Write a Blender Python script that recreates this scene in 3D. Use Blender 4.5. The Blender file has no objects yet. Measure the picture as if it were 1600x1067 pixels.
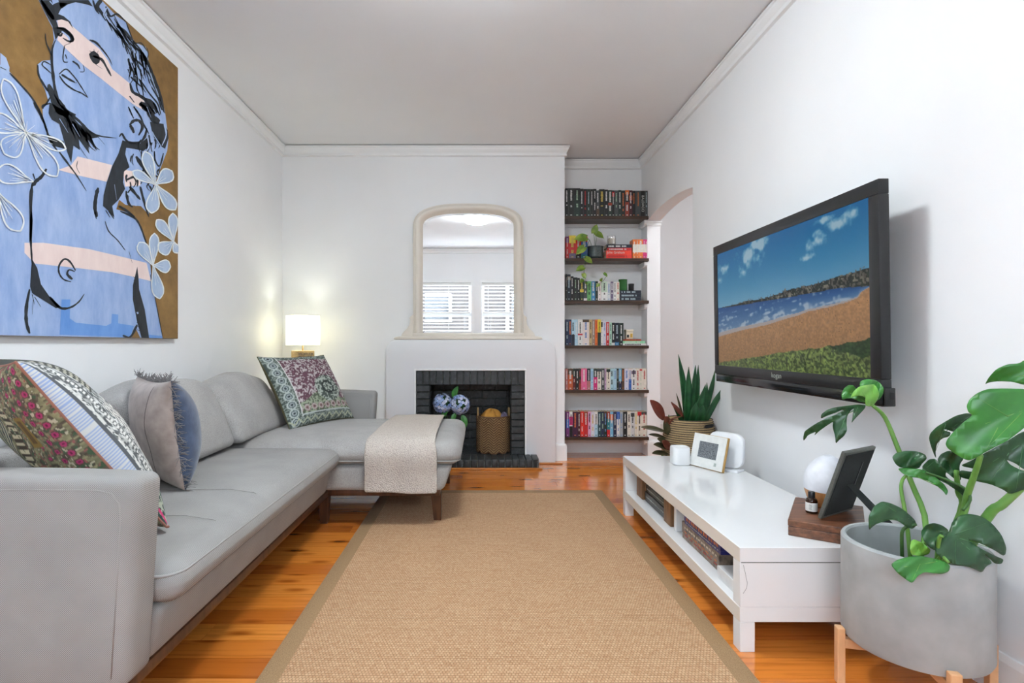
import bpy, bmesh, math, random
import numpy as np
from mathutils import Vector, Matrix
random.seed(7); np.random.seed(7)
PI = math.pi
SC = bpy.context.scene
COL = SC.collection

# ------------------------------------------------------------------ camera, world, light, exposure
FPX, VPX, VPY, CH = 845.0, 752.0, 538.0, 1.03      # focal length and vanishing point in a 1600x1067 frame, camera height
cam_d = bpy.data.cameras.new('camera'); cam = bpy.data.objects.new('camera', cam_d); COL.objects.link(cam)
cam.location = (0, 0, CH); cam.rotation_euler = (PI/2, 0, 0)
cam_d.sensor_width = 36; cam_d.lens = FPX/1600*36
cam_d.shift_x = (800-VPX)/1600; cam_d.shift_y = (VPY-533.5)/1600
cam_d.clip_start = 0.05
SC.camera = cam
world = bpy.data.worlds.new('world'); SC.world = world; world.use_nodes = True
bg = world.node_tree.nodes['Background']; bg.inputs[0].default_value = (0.74, 0.87, 1.0, 1); bg.inputs[1].default_value = 20.0
SC.view_settings.view_transform = 'Standard'; SC.view_settings.look = 'None'
SC.view_settings.exposure = 1.1; SC.view_settings.gamma = 1.0; SC.view_settings.use_curve_mapping = False
for px_ in (-.695, .515):                            # sky portals just outside the two windows behind the camera
    ld_ = bpy.data.lights.new('window_portal', 'AREA'); ld_.shape = 'RECTANGLE'; ld_.size = 1.05; ld_.size_y = 1.12
    ld_.cycles.is_portal = True; lo_ = bpy.data.objects.new('window_portal', ld_); COL.objects.link(lo_)
    lo_.location = (px_, -.74, 1.565); lo_.rotation_euler = (PI/2, 0, 0)
CEIL_LAMP, TABLE_LAMP, ADDED_HALL_LAMP = 47.0, 3.0, 40.0      # emission of the two real lamps and the added hall one

# room measures (metres; x right, y away from the camera, z up)
XL, XR, YB, YA, YR, ZC = -1.765, 1.525, 4.80, 5.15, -0.60, 2.79
XBR, XH = 0.74, 1.645           # chimney breast edge, hall face of the right wall

def U(px, py, y):               # a photo pixel at a chosen distance -> world point
    return Vector(((px-VPX)*y/FPX, y, CH-(py-VPY)*y/FPX))
def S(r, g, b):                 # sRGB bytes -> linear
    f = lambda c: (c/12.92 if c <= .04045 else ((c+.055)/1.055)**2.4)
    return (f(r/255), f(g/255), f(b/255))

# ------------------------------------------------------------------ materials
MATS = {}
class NT:
    def __init__(s, name):
        s.m = bpy.data.materials.new(name); s.m.use_nodes = True; s.t = s.m.node_tree
        s.b = s.t.nodes['Principled BSDF']; MATS[name] = s.m
    def n(s, typ, **kw):
        o = s.t.nodes.new(typ)
        for k, v in kw.items():
            if k.startswith('i_'):
                key = k[2:].replace('_', ' ')
                o.inputs[key].default_value = v
            else: setattr(o, k, v)
        return o
    def l(s, a, b): s.t.links.new(a, b)
    def pos(s, scale=(1,1,1), kind='Position', rot=(0,0,0)):
        mp = s.n('ShaderNodeMapping'); mp.inputs['Scale'].default_value = scale; mp.inputs['Rotation'].default_value = rot
        if kind == 'Position': g = s.n('ShaderNodeNewGeometry'); s.l(g.outputs['Position'], mp.inputs[0])
        else: g = s.n('ShaderNodeTexCoord'); s.l(g.outputs[kind], mp.inputs[0])
        return mp.outputs[0]
    def ramp(s, fac, stops):
        r = s.n('ShaderNodeValToRGB'); e = r.color_ramp.elements
        while len(e) < len(stops): e.new(0.5)
        for i, (p, c) in enumerate(stops):
            e[i].position = p; e[i].color = (*c, 1)
        s.l(fac, r.inputs[0]); return r.outputs[0]
    def mix(s, fac, a, b, mode='MIX'):
        m = s.n('ShaderNodeMixRGB', blend_type=mode)
        for i, v in ((0, fac), (1, a), (2, b)):
            if hasattr(v, 'is_output'): s.l(v, m.inputs[i])
            else: m.inputs[i].default_value = v if i == 0 else (*v, 1)
        return m.outputs[0]
    def noise(s, vec, scale, detail=2, rough=.5):
        n = s.n('ShaderNodeTexNoise'); n.inputs['Scale'].default_value = scale; n.inputs['Detail'].default_value = detail
        n.inputs['Roughness'].default_value = rough; s.l(vec, n.inputs['Vector']); return n.outputs['Fac']
    def bump(s, h, strength=.3, dist=.002):
        b = s.n('ShaderNodeBump'); b.inputs['Strength'].default_value = strength; b.inputs['Distance'].default_value = dist
        s.l(h, b.inputs['Height']); s.l(b.outputs[0], s.b.inputs['Normal'])
    def col(s, c):
        if hasattr(c, 'is_output'): s.l(c, s.b.inputs['Base Color'])
        else: s.b.inputs['Base Color'].default_value = (*c, 1)
    def set(s, **kw):
        for k, v in kw.items(): s.b.inputs[k.replace('_', ' ')].default_value = v
        return s

def plain(name, c, rough=.5, var=.06, vscale=30, bump=0, bscale=200, **kw):
    if name in MATS: return MATS[name]
    t = NT(name); p = t.pos()
    f = t.noise(p, vscale, 3)
    t.col(t.ramp(f, [(.3, tuple(max(0, x*(1-var)) for x in c)), (.7, tuple(min(1, x*(1+var)) for x in c))]))
    t.set(Roughness=rough, **kw)
    if bump: t.bump(t.noise(p, bscale, 2), bump, .001)
    return t.m

def emis(name, c, s):
    t = NT(name); t.set(Roughness=.6); t.col(c)
    t.b.inputs['Emission Color'].default_value = (*c, 1); t.b.inputs['Emission Strength'].default_value = s
    return t.m

def attr_mat(name, rough=.8, bump=0, emit=0, bscale=400):
    t = NT(name); a = t.n('ShaderNodeVertexColor', layer_name='Col'); t.set(Roughness=rough)
    if emit:
        t.col((.01, .01, .012)); t.b.inputs['Specular IOR Level'].default_value = .18; t.l(a.outputs[0], t.b.inputs['Emission Color']); t.b.inputs['Emission Strength'].default_value = emit
    else:
        t.col(a.outputs[0])
        if bump: t.bump(t.noise(t.pos(), bscale, 2), bump, .0015)
    return t.m

plain('wall_paint', S(244,244,245), .55, .012, 3, .06, 60)
plain('ceiling_paint', S(243,244,246), .6, .01, 3)
plain('trim_paint', S(244,244,244), .35, .01, 5)
plain('cream_paint', S(232,224,212), .35, .02, 8)
plain('plaster_white', S(236,236,239), .5, .012, 4, .08, 50)
plain('white_gloss', S(240,240,240), .09, .006, 6)
plain('white_edge', S(232,224,214), .14, .01, 6)
plain('white_plastic', S(240,241,243), .3, .008, 10)
plain('white_ceramic', S(238,238,238), .35, .01, 10)
plain('black_plastic', S(30,31,33), .32, .1, 30)
plain('black_gloss', S(22,23,25), .12, .1, 30)
plain('gasket_black', S(14,15,16), .5)
plain('dark_felt', S(34,38,38), .85, .15, 120, .2, 500)
plain('gunmetal', S(92,94,88), .45, .2, 200, .2, 400)
plain('brass', S(190,150,90), .35, .1, 20, Metallic=.6)
plain('amber_glass', S(45,24,12), .12)
plain('paper_white', S(228,228,224), .7)
plain('page_cream', S(214,196,164), .85, .1, 200)
plain('soil', S(48,36,26), .95, .3, 60, .6, 80)
plain('concrete', S(170,174,174), .75, .13, 11, .18, 40)
plain('light_wood', S(222,170,124), .45, .08, 25)
plain('blind_white', S(240,239,236), .4, .01, 5)
plain('outdoor_brick', S(26,19,15), .9, .2, 8)
plain('outdoor_ground', S(60,56,50), .9, .2, 8)
plain('mustard_cloth', S(190,136,56), .9, .12, 40)
plain('lavender_cloth', S(110,100,125), .9, .2, 40)
plain('rope', S(184,156,112), .9, .2, 150, .4, 300)
plain('cream_wax', S(222,212,190), .6)

t = NT('planks')                                    # orange cypress boards, one tone for each board, knots and grain
info = t.n('ShaderNodeObjectInfo')
off = t.n('ShaderNodeVectorMath', operation='MULTIPLY_ADD'); geo = t.n('ShaderNodeNewGeometry')
t.l(info.outputs['Random'], off.inputs[0]); off.inputs[1].default_value = (37, 0, 53); t.l(geo.outputs['Position'], off.inputs[2])
mp = t.n('ShaderNodeMapping'); mp.inputs['Scale'].default_value = (1.2, 26, 26); t.l(off.outputs[0], mp.inputs[0])
grain = t.noise(mp.outputs[0], 2.2, 6, .6)
mk2 = t.n('ShaderNodeMapping'); mk2.inputs['Scale'].default_value = (3.4, 11, 11); t.l(off.outputs[0], mk2.inputs[0])
vo = t.n('ShaderNodeTexVoronoi'); vo.inputs['Scale'].default_value = 1.0; t.l(mk2.outputs[0], vo.inputs['Vector'])
tone = t.ramp(info.outputs['Random'], [(0, S(172,92,32)), (.2, S(208,118,44)), (.4, S(232,146,60)), (.6, S(198,110,40)), (.8, S(228,138,54)), (.93, S(216,126,48)), (1, S(246,192,120))])
gr = t.ramp(grain, [(.25, (.58, .50, .42)), (.5, (1, 1, 1)), (.8, (1.08, 1.05, 1.0))])
c1 = t.mix(1, tone, gr, 'MULTIPLY')
kn = t.ramp(vo.outputs['Distance'], [(.06, (.12, .06, .03)), (.13, (.45, .32, .22)), (.26, (1, 1, 1))])
t.col(t.mix(.9, c1, kn, 'MULTIPLY')); t.set(Roughness=.13); t.b.inputs['Coat Weight'].default_value = .6; t.b.inputs['Coat Roughness'].default_value = .07
t.bump(grain, .012, .001)

def wood(name, dark, light, axis=0, rough=.5, sc=1.0):
    t = NT(name); s = [14*sc, 14*sc, 14*sc]; s[axis] = 1.2*sc
    f = t.noise(t.pos(tuple(s)), 3, 6, .6)
    t.col(t.ramp(f, [(.28, dark), (.72, light)])); t.set(Roughness=rough); t.bump(f, .12, .001); return t.m
wood('shelf_wood', S(38,26,20), S(84,60,44), 0, .4)
wood('sofa_wood', S(58,34,22), S(104,66,42), 2, .35)
wood('box_wood', S(52,28,20), S(150,98,68), 0, .4, 1.6)
wood('block_wood', S(104,72,46), S(158,116,76), 2, .6, 1.5)
wood('lamp_wood', S(150,118,70), S(206,178,122), 0, .6, 1.2)
wood('diffuser_wood', S(178,116,62), S(212,154,96), 2, .45, 2)
wood('hearth_timber', S(150,84,30), S(206,134,64), 0, .35)

t = NT('fabric_grey')                               # woven upholstery
p = t.pos(); w1 = t.noise(p, 420, 0); w2 = t.noise(t.pos((1, 1, 1)), 7, 3)
c = t.ramp(w1, [(.28, S(119,116,113)), (.72, S(192,188,183))]); t.col(t.mix(.5, c, t.ramp(w2, [(.3, S(146,143,141)), (.7, S(172,169,166))])))
t.set(Roughness=.92); t.b.inputs['Sheen Weight'].default_value = .15; t.bump(w1, .35, .0015)
t = NT('fabric_weave')                              # same cloth seen close: small square weave
xyz = t.n('ShaderNodeSeparateXYZ'); t.l(t.pos((1,1,1)), xyz.inputs[0])
def sinw(o, k):
    a = t.n('ShaderNodeMath', operation='MULTIPLY'); t.l(o, a.inputs[0]); a.inputs[1].default_value = k
    b = t.n('ShaderNodeMath', operation='SINE'); t.l(a.outputs[0], b.inputs[0]); return b.outputs[0]
hor = t.n('ShaderNodeMath', operation='ADD'); t.l(xyz.outputs[0], hor.inputs[0]); t.l(xyz.outputs[1], hor.inputs[1])
ver = t.n('ShaderNodeMath', operation='ADD'); t.l(xyz.outputs[2], ver.inputs[0]); t.l(xyz.outputs[1], ver.inputs[1])
pr = t.n('ShaderNodeMath', operation='MULTIPLY'); t.l(sinw(hor.outputs[0], 1250), pr.inputs[0]); t.l(sinw(ver.outputs[0], 1250), pr.inputs[1])
ad = t.n('ShaderNodeMath', operation='MULTIPLY_ADD'); t.l(pr.outputs[0], ad.inputs[0]); ad.inputs[1].default_value = .42; ad.inputs[2].default_value = .5
big = t.noise(t.pos(), 6, 4)
t.col(t.mix(.22, t.ramp(ad.outputs[0], [(.1, S(103,101,102)), (.9, S(185,182,178))]), t.ramp(big, [(.3, S(130,128,126)), (.7, S(178,174,170))])))
t.set(Roughness=.92); t.bump(ad.outputs[0], .3, .0012)
t = NT('piping_grey'); t.col(S(158,155,152)); t.set(Roughness=.9); t.bump(t.noise(t.pos(), 500, 1), .3, .001)

t = NT('sisal')                                     # rug: short rows of knots
br = t.n('ShaderNodeTexBrick'); br.inputs['Scale'].default_value = 1; br.inputs['Brick Width'].default_value = .0105; br.inputs['Row Height'].default_value = .0115
br.inputs['Mortar Size'].default_value = .0018; br.inputs['Mortar Smooth'].default_value = .5
p = t.pos(); t.l(p, br.inputs['Vector'])
br.inputs['Color1'].default_value = (*S(222,186,148), 1); br.inputs['Color2'].default_value = (*S(188,136,96), 1); br.inputs['Mortar'].default_value = (*S(96,66,40), 1)
st = t.noise(t.pos((3, 60, 1)), 2, 3); st2 = t.noise(t.pos((70, 70, 1)), 1.5, 2)
c = t.mix(.38, br.outputs[0], t.ramp(st, [(.3, S(168,124,90)), (.7, S(214,176,140))])); c = t.mix(.28, c, t.ramp(st2, [(.3, S(160,116,76)), (.55, S(206,166,122)), (.75, S(226,200,164))]))
t.col(c); t.set(Roughness=.95); iv = t.n('ShaderNodeInvert'); t.l(br.outputs['Fac'], iv.inputs['Color']); t.bump(iv.outputs[0], .5, .003)
t = NT('rug_tape'); f = t.noise(t.pos((300, 300, 300)), 1, 1); t.col(t.ramp(f, [(.3, S(140,110,76)), (.7, S(166,134,98))])); t.set(Roughness=.9); t.bump(f, .3, .001)

t = NT('knit'); vo = t.n('ShaderNodeTexVoronoi'); vo.inputs['Scale'].default_value = 1; t.l(t.pos((170, 170, 170)), vo.inputs['Vector'])
t.col(t.ramp(vo.outputs['Distance'], [(.1, S(210,200,190)), (.8, S(182,170,160))])); t.set(Roughness=.95); iv = t.n('ShaderNodeInvert'); t.l(vo.outputs['Distance'], iv.inputs['Color']); t.bump(iv.outputs[0], .8, .004)

t = NT('black_brick'); p = t.pos(); f = t.noise(p, 40, 4)
t.col(t.ramp(f, [(.3, S(32,35,37)), (.62, S(54,58,60)), (.8, S(98,102,102))])); t.set(Roughness=.42); t.bump(t.noise(p, 70, 4), .5, .003)
t = NT('black_mortar'); t.col(t.ramp(t.noise(t.pos(), 50, 3), [(.3, S(70,73,72)), (.7, S(132,136,132))])); t.set(Roughness=.8)
plain('near_black', S(16,16,17), .8, .2, 20)
plain('tip_canvas', S(60,50,40), .8)
t = NT('gold_paint'); p = t.pos((1, 5, 5)); f = t.noise(p, 1.1, 6, .65); g = t.noise(t.pos((1,1,1)), 22, 4)
t.col(t.mix(.4, t.ramp(f, [(.3, S(104,76,34)), (.55, S(138,102,48)), (.78, S(176,138,78))]), t.ramp(g, [(.3, S(112,84,40)), (.75, S(158,122,66))]))); t.set(Roughness=.55)
def paint(name, a, b, sc=7):
    t = NT(name); f = t.noise(t.pos((1, 2.2, .8)), sc, 5, .65); t.col(t.ramp(f, [(.3, a), (.7, b)])); t.set(Roughness=.6); return t.m
paint('paint_blue', S(132,160,210), S(170,190,226))
paint('paint_hair_blue', S(150,175,215), S(172,192,226))
paint('paint_deep_blue', S(92,142,212), S(116,160,222))
paint('paint_pink', S(228,204,200), S(240,220,214))
paint('paint_petal', S(150,174,208), S(186,203,226))
paint('paint_black', S(18,24,30), S(36,44,54), 20)
paint('paint_white', S(214,222,228), S(238,240,238))

def leaf_mat(name, a, b, rough=.35):
    t = NT(name); f = t.noise(t.pos((1,1,1)), 16, 3); t.col(t.ramp(f, [(.3, a), (.7, b)])); t.set(Roughness=rough)
    t.b.inputs['Subsurface Weight'].default_value = 0.0; return t.m
leaf_mat('leaf_dark', S(24,58,34), S(46,92,50))
leaf_mat('leaf_mid', S(40,104,40), S(66,138,56))
leaf_mat('leaf_light', S(96,158,56), S(132,186,82))
leaf_mat('leaf_snake', S(18,62,36), S(44,98,52))
leaf_mat('leaf_burgundy', S(92,38,28), S(132,62,44))
leaf_mat('leaf_olive', S(52,58,36), S(88,78,52))
leaf_mat('leaf_pothos', S(70,116,34), S(156,176,70))
leaf_mat('stem_green', S(86,138,56), S(122,168,80), .45)
leaf_mat('stem_dark', S(44,84,40), S(70,112,52), .45)
leaf_mat('petal_blue', S(104,132,196), S(176,196,230), .7)
leaf_mat('petal_pale', S(176,190,226), S(218,222,240), .7)

t = NT('mirror_glass'); t.col((.93, .94, .94)); t.set(Metallic=1.0, Roughness=.004)
t = NT('window_glass'); n = t.t.nodes; tr = t.n('ShaderNodeBsdfTransparent'); gl = t.n('ShaderNodeBsdfGlossy'); gl.inputs['Roughness'].default_value = .02
mx = t.n('ShaderNodeMixShader'); mx.inputs[0].default_value = .06; t.l(tr.outputs[0], mx.inputs[1]); t.l(gl.outputs[0], mx.inputs[2]); t.l(mx.outputs[0], n['Material Output'].inputs[0])
t = NT('jar_glass'); n = t.t.nodes; tr = t.n('ShaderNodeBsdfTransparent'); tr.inputs[0].default_value = (.93,.92,.92,1); gl = t.n('ShaderNodeBsdfGlossy'); gl.inputs['Roughness'].default_value = .05
mx = t.n('ShaderNodeMixShader'); mx.inputs[0].default_value = .18; t.l(tr.outputs[0], mx.inputs[1]); t.l(gl.outputs[0], mx.inputs[2]); t.l(mx.outputs[0], n['Material Output'].inputs[0])
plain('green_glass', S(34,92,34), .08)
plain('grey_glaze', S(70,82,82), .35, .35, 60, .4, 120)
t = NT('lamp_shade'); n = t.t.nodes; df = t.n('ShaderNodeBsdfDiffuse'); df.inputs[0].default_value = (*S(240,238,222),1); tl = t.n('ShaderNodeBsdfTranslucent'); tl.inputs[0].default_value = (*S(250,246,226),1)
mx = t.n('ShaderNodeMixShader'); mx.inputs[0].default_value = .42; t.l(df.outputs[0], mx.inputs[1]); t.l(tl.outputs[0], mx.inputs[2]); t.l(mx.outputs[0], n['Material Output'].inputs[0])
emis('ceiling_glow', (.88, .965, 1.0), CEIL_LAMP); emis('bulb_glow', (.97, 1.0, .86), TABLE_LAMP*20); emis('added_hall_glow', (.95, .98, 1.0), ADDED_HALL_LAMP)
plain('diffuser_white', S(232,234,240), .45)
t = NT('speckle'); f = t.noise(t.pos(), 260, 3, .8); t.col(t.ramp(f, [(.38, S(34,38,46)), (.62, S(150,155,160))])); t.set(Roughness=.3)

# ------------------------------------------------------------------ mesh helpers
ORG = {}                                             # world origin of the thing an object belongs to
def tag(o, label=None, cat=None, group=None, kind=None):
    for k, v in (('label', label), ('category', cat), ('group', group), ('kind', kind)):
        if v: o[k] = v
    return o
def thing(name, label, cat, loc=(0,0,0), rot=(0,0,0), group=None):
    o = bpy.data.objects.new(name, None); COL.objects.link(o); o.location = loc; o.rotation_euler = rot
    o.empty_display_size = .05; ORG[o] = Vector(loc); tag(o, label, cat, group); return o
def link(name, me, mat, parent=None):
    o = bpy.data.objects.new(name, me); COL.objects.link(o)
    if mat: me.materials.clear(); me.materials.append(MATS[mat])
    if parent is not None: o.parent = parent; ORG[o] = ORG.get(parent, Vector())
    else: ORG[o] = Vector()
    return o
class MB:
    def __init__(s): s.v = []; s.f = []
    def add(s, vs, fs):
        k = len(s.v); s.v += [tuple(p) for p in vs]; s.f += [tuple(i+k for i in f) for f in fs]; return s
    def box(s, x0, x1, y0, y1, z0, z1):
        return s.add([(x0,y0,z0),(x1,y0,z0),(x1,y1,z0),(x0,y1,z0),(x0,y0,z1),(x1,y0,z1),(x1,y1,z1),(x0,y1,z1)],
                     [(0,3,2,1),(4,5,6,7),(0,1,5,4),(1,2,6,5),(2,3,7,6),(3,0,4,7)])
    def prism(s, pts, a0, a1, axis='y'):             # outline pts extruded along an axis
        n = len(pts)
        mkp = {'y': lambda p, a: (p[0], a, p[1]), 'x': lambda p, a: (a, p[0], p[1]), 'z': lambda p, a: (p[0], p[1], a)}[axis]
        vs = [mkp(p, a0) for p in pts]+[mkp(p, a1) for p in pts]
        return s.add(vs, [tuple(range(n)), tuple(range(2*n-1, n-1, -1))]+[(i, i+n, (i+1) % n+n, (i+1) % n) for i in range(n)])
    def lathe(s, prof, c=(0,0,0), n=32, cap=True):   # prof: (r, z)
        vs = []; fs = []
        for r, z in prof:
            for k in range(n): a = 2*PI*k/n; vs.append((c[0]+r*math.cos(a), c[1]+r*math.sin(a), c[2]+z))
        for i in range(len(prof)-1):
            for k in range(n): fs.append((i*n+k, i*n+(k+1) % n, (i+1)*n+(k+1) % n, (i+1)*n+k))
        if cap:
            fs.append(tuple(range(n))[::-1]); q = (len(prof)-1)*n; fs.append(tuple(range(q, q+n)))
        return s.add(vs, fs)
    def tube(s, pts, r, n=8, closed=False, cap=True):
        pts = [Vector(p) for p in pts]; m = len(pts); rs = r if isinstance(r, (list, tuple)) else [r]*m
        vs = []; prev = None
        for i, p in enumerate(pts):
            if closed: d = pts[(i+1) % m]-pts[i-1]
            else: d = pts[min(i+1, m-1)]-pts[max(i-1, 0)]
            d = d.normalized() if d.length > 1e-9 else Vector((0,0,1))
            if prev is None:
                a = Vector((0,0,1)) if abs(d.z) < .9 else Vector((1,0,0)); u = d.cross(a).normalized()
            else:
                u = prev-d*prev.dot(d); u = u.normalized() if u.length > 1e-6 else d.orthogonal().normalized()
            w = d.cross(u); prev = u
            for k in range(n):
                a = 2*PI*k/n; vs.append(p+u*(math.cos(a)*rs[i])+w*(math.sin(a)*rs[i]))
        fs = []
        for i in range(m if closed else m-1):
            for k in range(n): fs.append((i*n+k, i*n+(k+1) % n, ((i+1) % m)*n+(k+1) % n, ((i+1) % m)*n+k))
        if cap and not closed: fs += [tuple(range(n))[::-1], tuple(range((m-1)*n, m*n))]
        return s.add(vs, fs)
    def grid(s, P):                                  # P[i][j] points
        a, b = len(P), len(P[0]); vs = [p for row in P for p in row]
        return s.add(vs, [(i*b+j, (i+1)*b+j, (i+1)*b+j+1, i*b+j+1) for i in range(a-1) for j in range(b-1)])
    def build(s, name, mat, parent=None, smooth=False, bevel=0, seg=2, local=False, recalc=True, auto=None):
        o0 = Vector((0,0,0)) if (parent is None or local) else ORG.get(parent, Vector())
        me = bpy.data.meshes.new(name); me.from_pydata([(p[0]-o0.x, p[1]-o0.y, p[2]-o0.z) for p in s.v], [], s.f)
        if bevel or recalc:
            bm = bmesh.new(); bm.from_mesh(me)
            if recalc: bmesh.ops.recalc_face_normals(bm, faces=bm.faces)
            if bevel:
                es = [e for e in bm.edges if len(e.link_faces) == 2 and e.calc_face_angle(0) > .6]
                bmesh.ops.bevel(bm, geom=es, offset=bevel, segments=seg, affect='EDGES', profile=.5, clamp_overlap=True)
            bm.to_mesh(me); bm.free()
        if smooth: me.polygons.foreach_set('use_smooth', [True]*len(me.polygons))
        if auto:
            me.polygons.foreach_set('use_smooth', [True]*len(me.polygons)); me.set_sharp_from_angle(angle=auto)
        me.update(); return link(name, me, mat, parent)
def box(name, b, mat, parent=None, bevel=0, seg=2, **kw):
    return MB().box(*b).build(name, mat, parent, bevel=bevel, seg=seg, auto=.7 if bevel else None, **kw)
def struct(o): o['kind'] = 'structure'; return o

def axis_steps(a, b, r, n, k=4):
    h = [a+r*(1-math.cos(PI/2*i/k)) for i in range(k)]
    inner = [a+r+(b-a-2*r)*i/n for i in range(n+1)]
    return h+inner+[b-r*(1-math.cos(PI/2*i/k)) for i in range(k-1, -1, -1)]
def soft_box(x0, x1, y0, y1, z0, z1, r, n=(6,6,3), crown=0, warp=None, k=4):   # rounded, slightly crowned box
    X, Y, Z = axis_steps(x0, x1, r, n[0], k), axis_steps(y0, y1, r, n[1], k), axis_steps(z0, z1, r, n[2], k)
    nx, ny, nz = len(X), len(Y), len(Z); idx = {}; vs = []; fs = []
    def vid(i, j, q):
        if (i, j, q) not in idx:
            p = Vector((X[i], Y[j], Z[q]))
            c = Vector((min(max(p.x, x0+r), x1-r), min(max(p.y, y0+r), y1-r), min(max(p.z, z0+r), z1-r)))
            d = p-c
            if d.length > 1e-9: p = c+d.normalized()*r
            if crown:
                u = (2*p.x-x0-x1)/(x1-x0); v = (2*p.y-y0-y1)/(y1-y0); w = (p.z-z0)/(z1-z0)
                p.z += crown*max(0, 1-u**4)*max(0, 1-v**4)*w
                p.x += .35*crown*math.copysign(1, u)*abs(u)**3*max(0, 1-(2*w-1)**2)
                p.y += .35*crown*math.copysign(1, v)*abs(v)**3*max(0, 1-(2*w-1)**2)
            if warp: p = warp(p)
            idx[(i, j, q)] = len(vs); vs.append(p)
        return idx[(i, j, q)]
    for i in range(nx-1):
        for j in range(ny-1):
            fs.append((vid(i,j,0), vid(i,j+1,0), vid(i+1,j+1,0), vid(i+1,j,0))); fs.append((vid(i,j,nz-1), vid(i+1,j,nz-1), vid(i+1,j+1,nz-1), vid(i,j+1,nz-1)))
    for i in range(nx-1):
        for q in range(nz-1):
            fs.append((vid(i,0,q), vid(i+1,0,q), vid(i+1,0,q+1), vid(i,0,q+1))); fs.append((vid(i,ny-1,q), vid(i,ny-1,q+1), vid(i+1,ny-1,q+1), vid(i+1,ny-1,q)))
    for j in range(ny-1):
        for q in range(nz-1):
            fs.append((vid(0,j,q), vid(0,j,q+1), vid(0,j+1,q+1), vid(0,j+1,q))); fs.append((vid(nx-1,j,q), vid(nx-1,j+1,q), vid(nx-1,j+1,q+1), vid(nx-1,j,q+1)))
    return MB().add(vs, fs)
def lump(p, s=5.0, seed=0):                          # cheap smooth 3d wobble
    return (math.sin(p[0]*s*1.3+p[1]*s*.7+seed)+math.sin(p[1]*s*1.1-p[2]*s*1.7+seed*2.1)+math.sin(p[2]*s*1.5+p[0]*s*.9+seed*3.3))/3

def set_cols(o, rgb):                                # point colours (linear)
    me = o.data; a = me.color_attributes.new('Col', 'FLOAT_COLOR', 'POINT')
    arr = np.ones((len(me.vertices), 4), np.float32); arr[:, :3] = rgb; a.data.foreach_set('color', arr.ravel())
def lin(a):
    a = np.asarray(a, float)/255; return np.where(a <= .04045, a/12.92, ((a+.055)/1.055)**2.4)
def text_mb(txt, h):                                 # outlines of built-in font as flat mesh, x right, y up, centred
    cu = bpy.data.curves.new('lettering', 'FONT'); cu.body = txt; cu.size = h; cu.align_x = 'CENTER'; cu.align_y = 'CENTER'; cu.resolution_u = 2
    o = bpy.data.objects.new('lettering', cu); COL.objects.link(o)
    me = o.to_mesh(); vs = [tuple(v.co) for v in me.vertices]; fs = [tuple(p.vertices) for p in me.polygons]
    o.to_mesh_clear(); bpy.data.objects.remove(o); bpy.data.curves.remove(cu); return vs, fs

# ------------------------------------------------------------------ the room
fl = struct(box('floor', (XL-.1, 3.1, YR-.1, 6.3, -.08, -.016), 'near_black'))
pw = .108; y = YR; row = 0
while y < YA+.06:
    y1 = min(y+pw, YA+.1); xe = XR+.02 if y1 < 3.88 or y > 4.98 else 3.0
    xs = [XL]; x = XL+random.uniform(.5, 2.4)
    while x < xe-.35: xs.append(x); x += random.uniform(1.3, 2.6)
    xs.append(xe)
    for a, b in zip(xs[:-1], xs[1:]):
        MB().box(a+.0009, b-.0009, y+.0009, y1-.0009, -.016, 0).build('plank', 'planks', fl)
    if y > 2.6 and xe < 2: MB().box(XH-.1, 3.0, y+.0009, y1-.0009, -.016, 0).build('plank', 'planks', fl)
    y += pw; row += 1
while y < 6.1: MB().box(XH-.1, 3.0, y+.0009, min(y+pw, 6.12)-.0009, -.016, 0).build('plank', 'planks', fl); y += pw
struct(box('ceiling', (XL-.1, 3.1, YR-.1, 6.3, ZC, ZC+.1), 'ceiling_paint'))
struct(box('wall_left', (XL-.12, XL, YR-.1, YB+.05, 0, ZC), 'wall_paint'))
# chimney breast with the firebox notch
NX0, NX1, NZ = -.565, .377, .803
struct(MB().prism([(XL,0),(NX0,0),(NX0,NZ),(NX1,NZ),(NX1,0),(XBR,0),(XBR,ZC),(XL,ZC)], YB, YB+.1).box(XBR-.1, XBR, YB+.1, YA, 0, ZC).build('wall_back', 'wall_paint'))
struct(box('wall_alcove', (XBR-.1, XH, YA, YA+.1, 0, ZC), 'wall_paint'))
# right wall with the flat arch to the hall
YJ0, YJ1, ZS, RISE = 3.90, 4.97, 2.163, .045
arch = [(YJ0+(YJ1-YJ0)*i/24, ZS+RISE*(1-((2*i/24-1)**2))) for i in range(25)]
struct(MB().prism([(YR,0),(YJ0,0)]+arch+[(YJ1,0),(YA,0),(YA,ZC),(YR,ZC)], XR, XH, 'x').build('wall_right', 'wall_paint'))
# impost at the far springing and a plinth below it
struct(MB().box(XR-.012, XH+.012, YJ1-.018, YJ1+.05, 2.145, 2.163).box(XR-.007, XH+.007, YJ1-.011, YJ1+.05, 2.118, 2.145).build('trim_1', 'trim_paint', bevel=.003))
# hall beyond the arch
struct(MB().box(XH, 3.1, 6.1, 6.2, 0, ZC).box(3.0, 3.1, 2.6, 6.1, 0, ZC).box(XH, 3.1, 2.6, 2.7, 0, ZC).box(XH-.1, XH, YA+.1, 6.1, 0, ZC).build('wall_hall', 'wall_paint'))
# wall behind the camera with two windows
WZ0, WZ1 = 1.02, 2.15; WINS = [(-1.20, -.19), (.01, 1.02)]
w = MB()
for a, b in ((XL, WINS[0][0]), (WINS[0][1], WINS[1][0]), (WINS[1][1], XR)): w.box(a, b, YR-.12, YR, 0, ZC)
for a, b in WINS: w.box(a, b, YR-.12, YR, 0, WZ0).box(a, b, YR-.12, YR, WZ1, ZC)
struct(w.build('wall_rear', 'wall_paint'))

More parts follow.
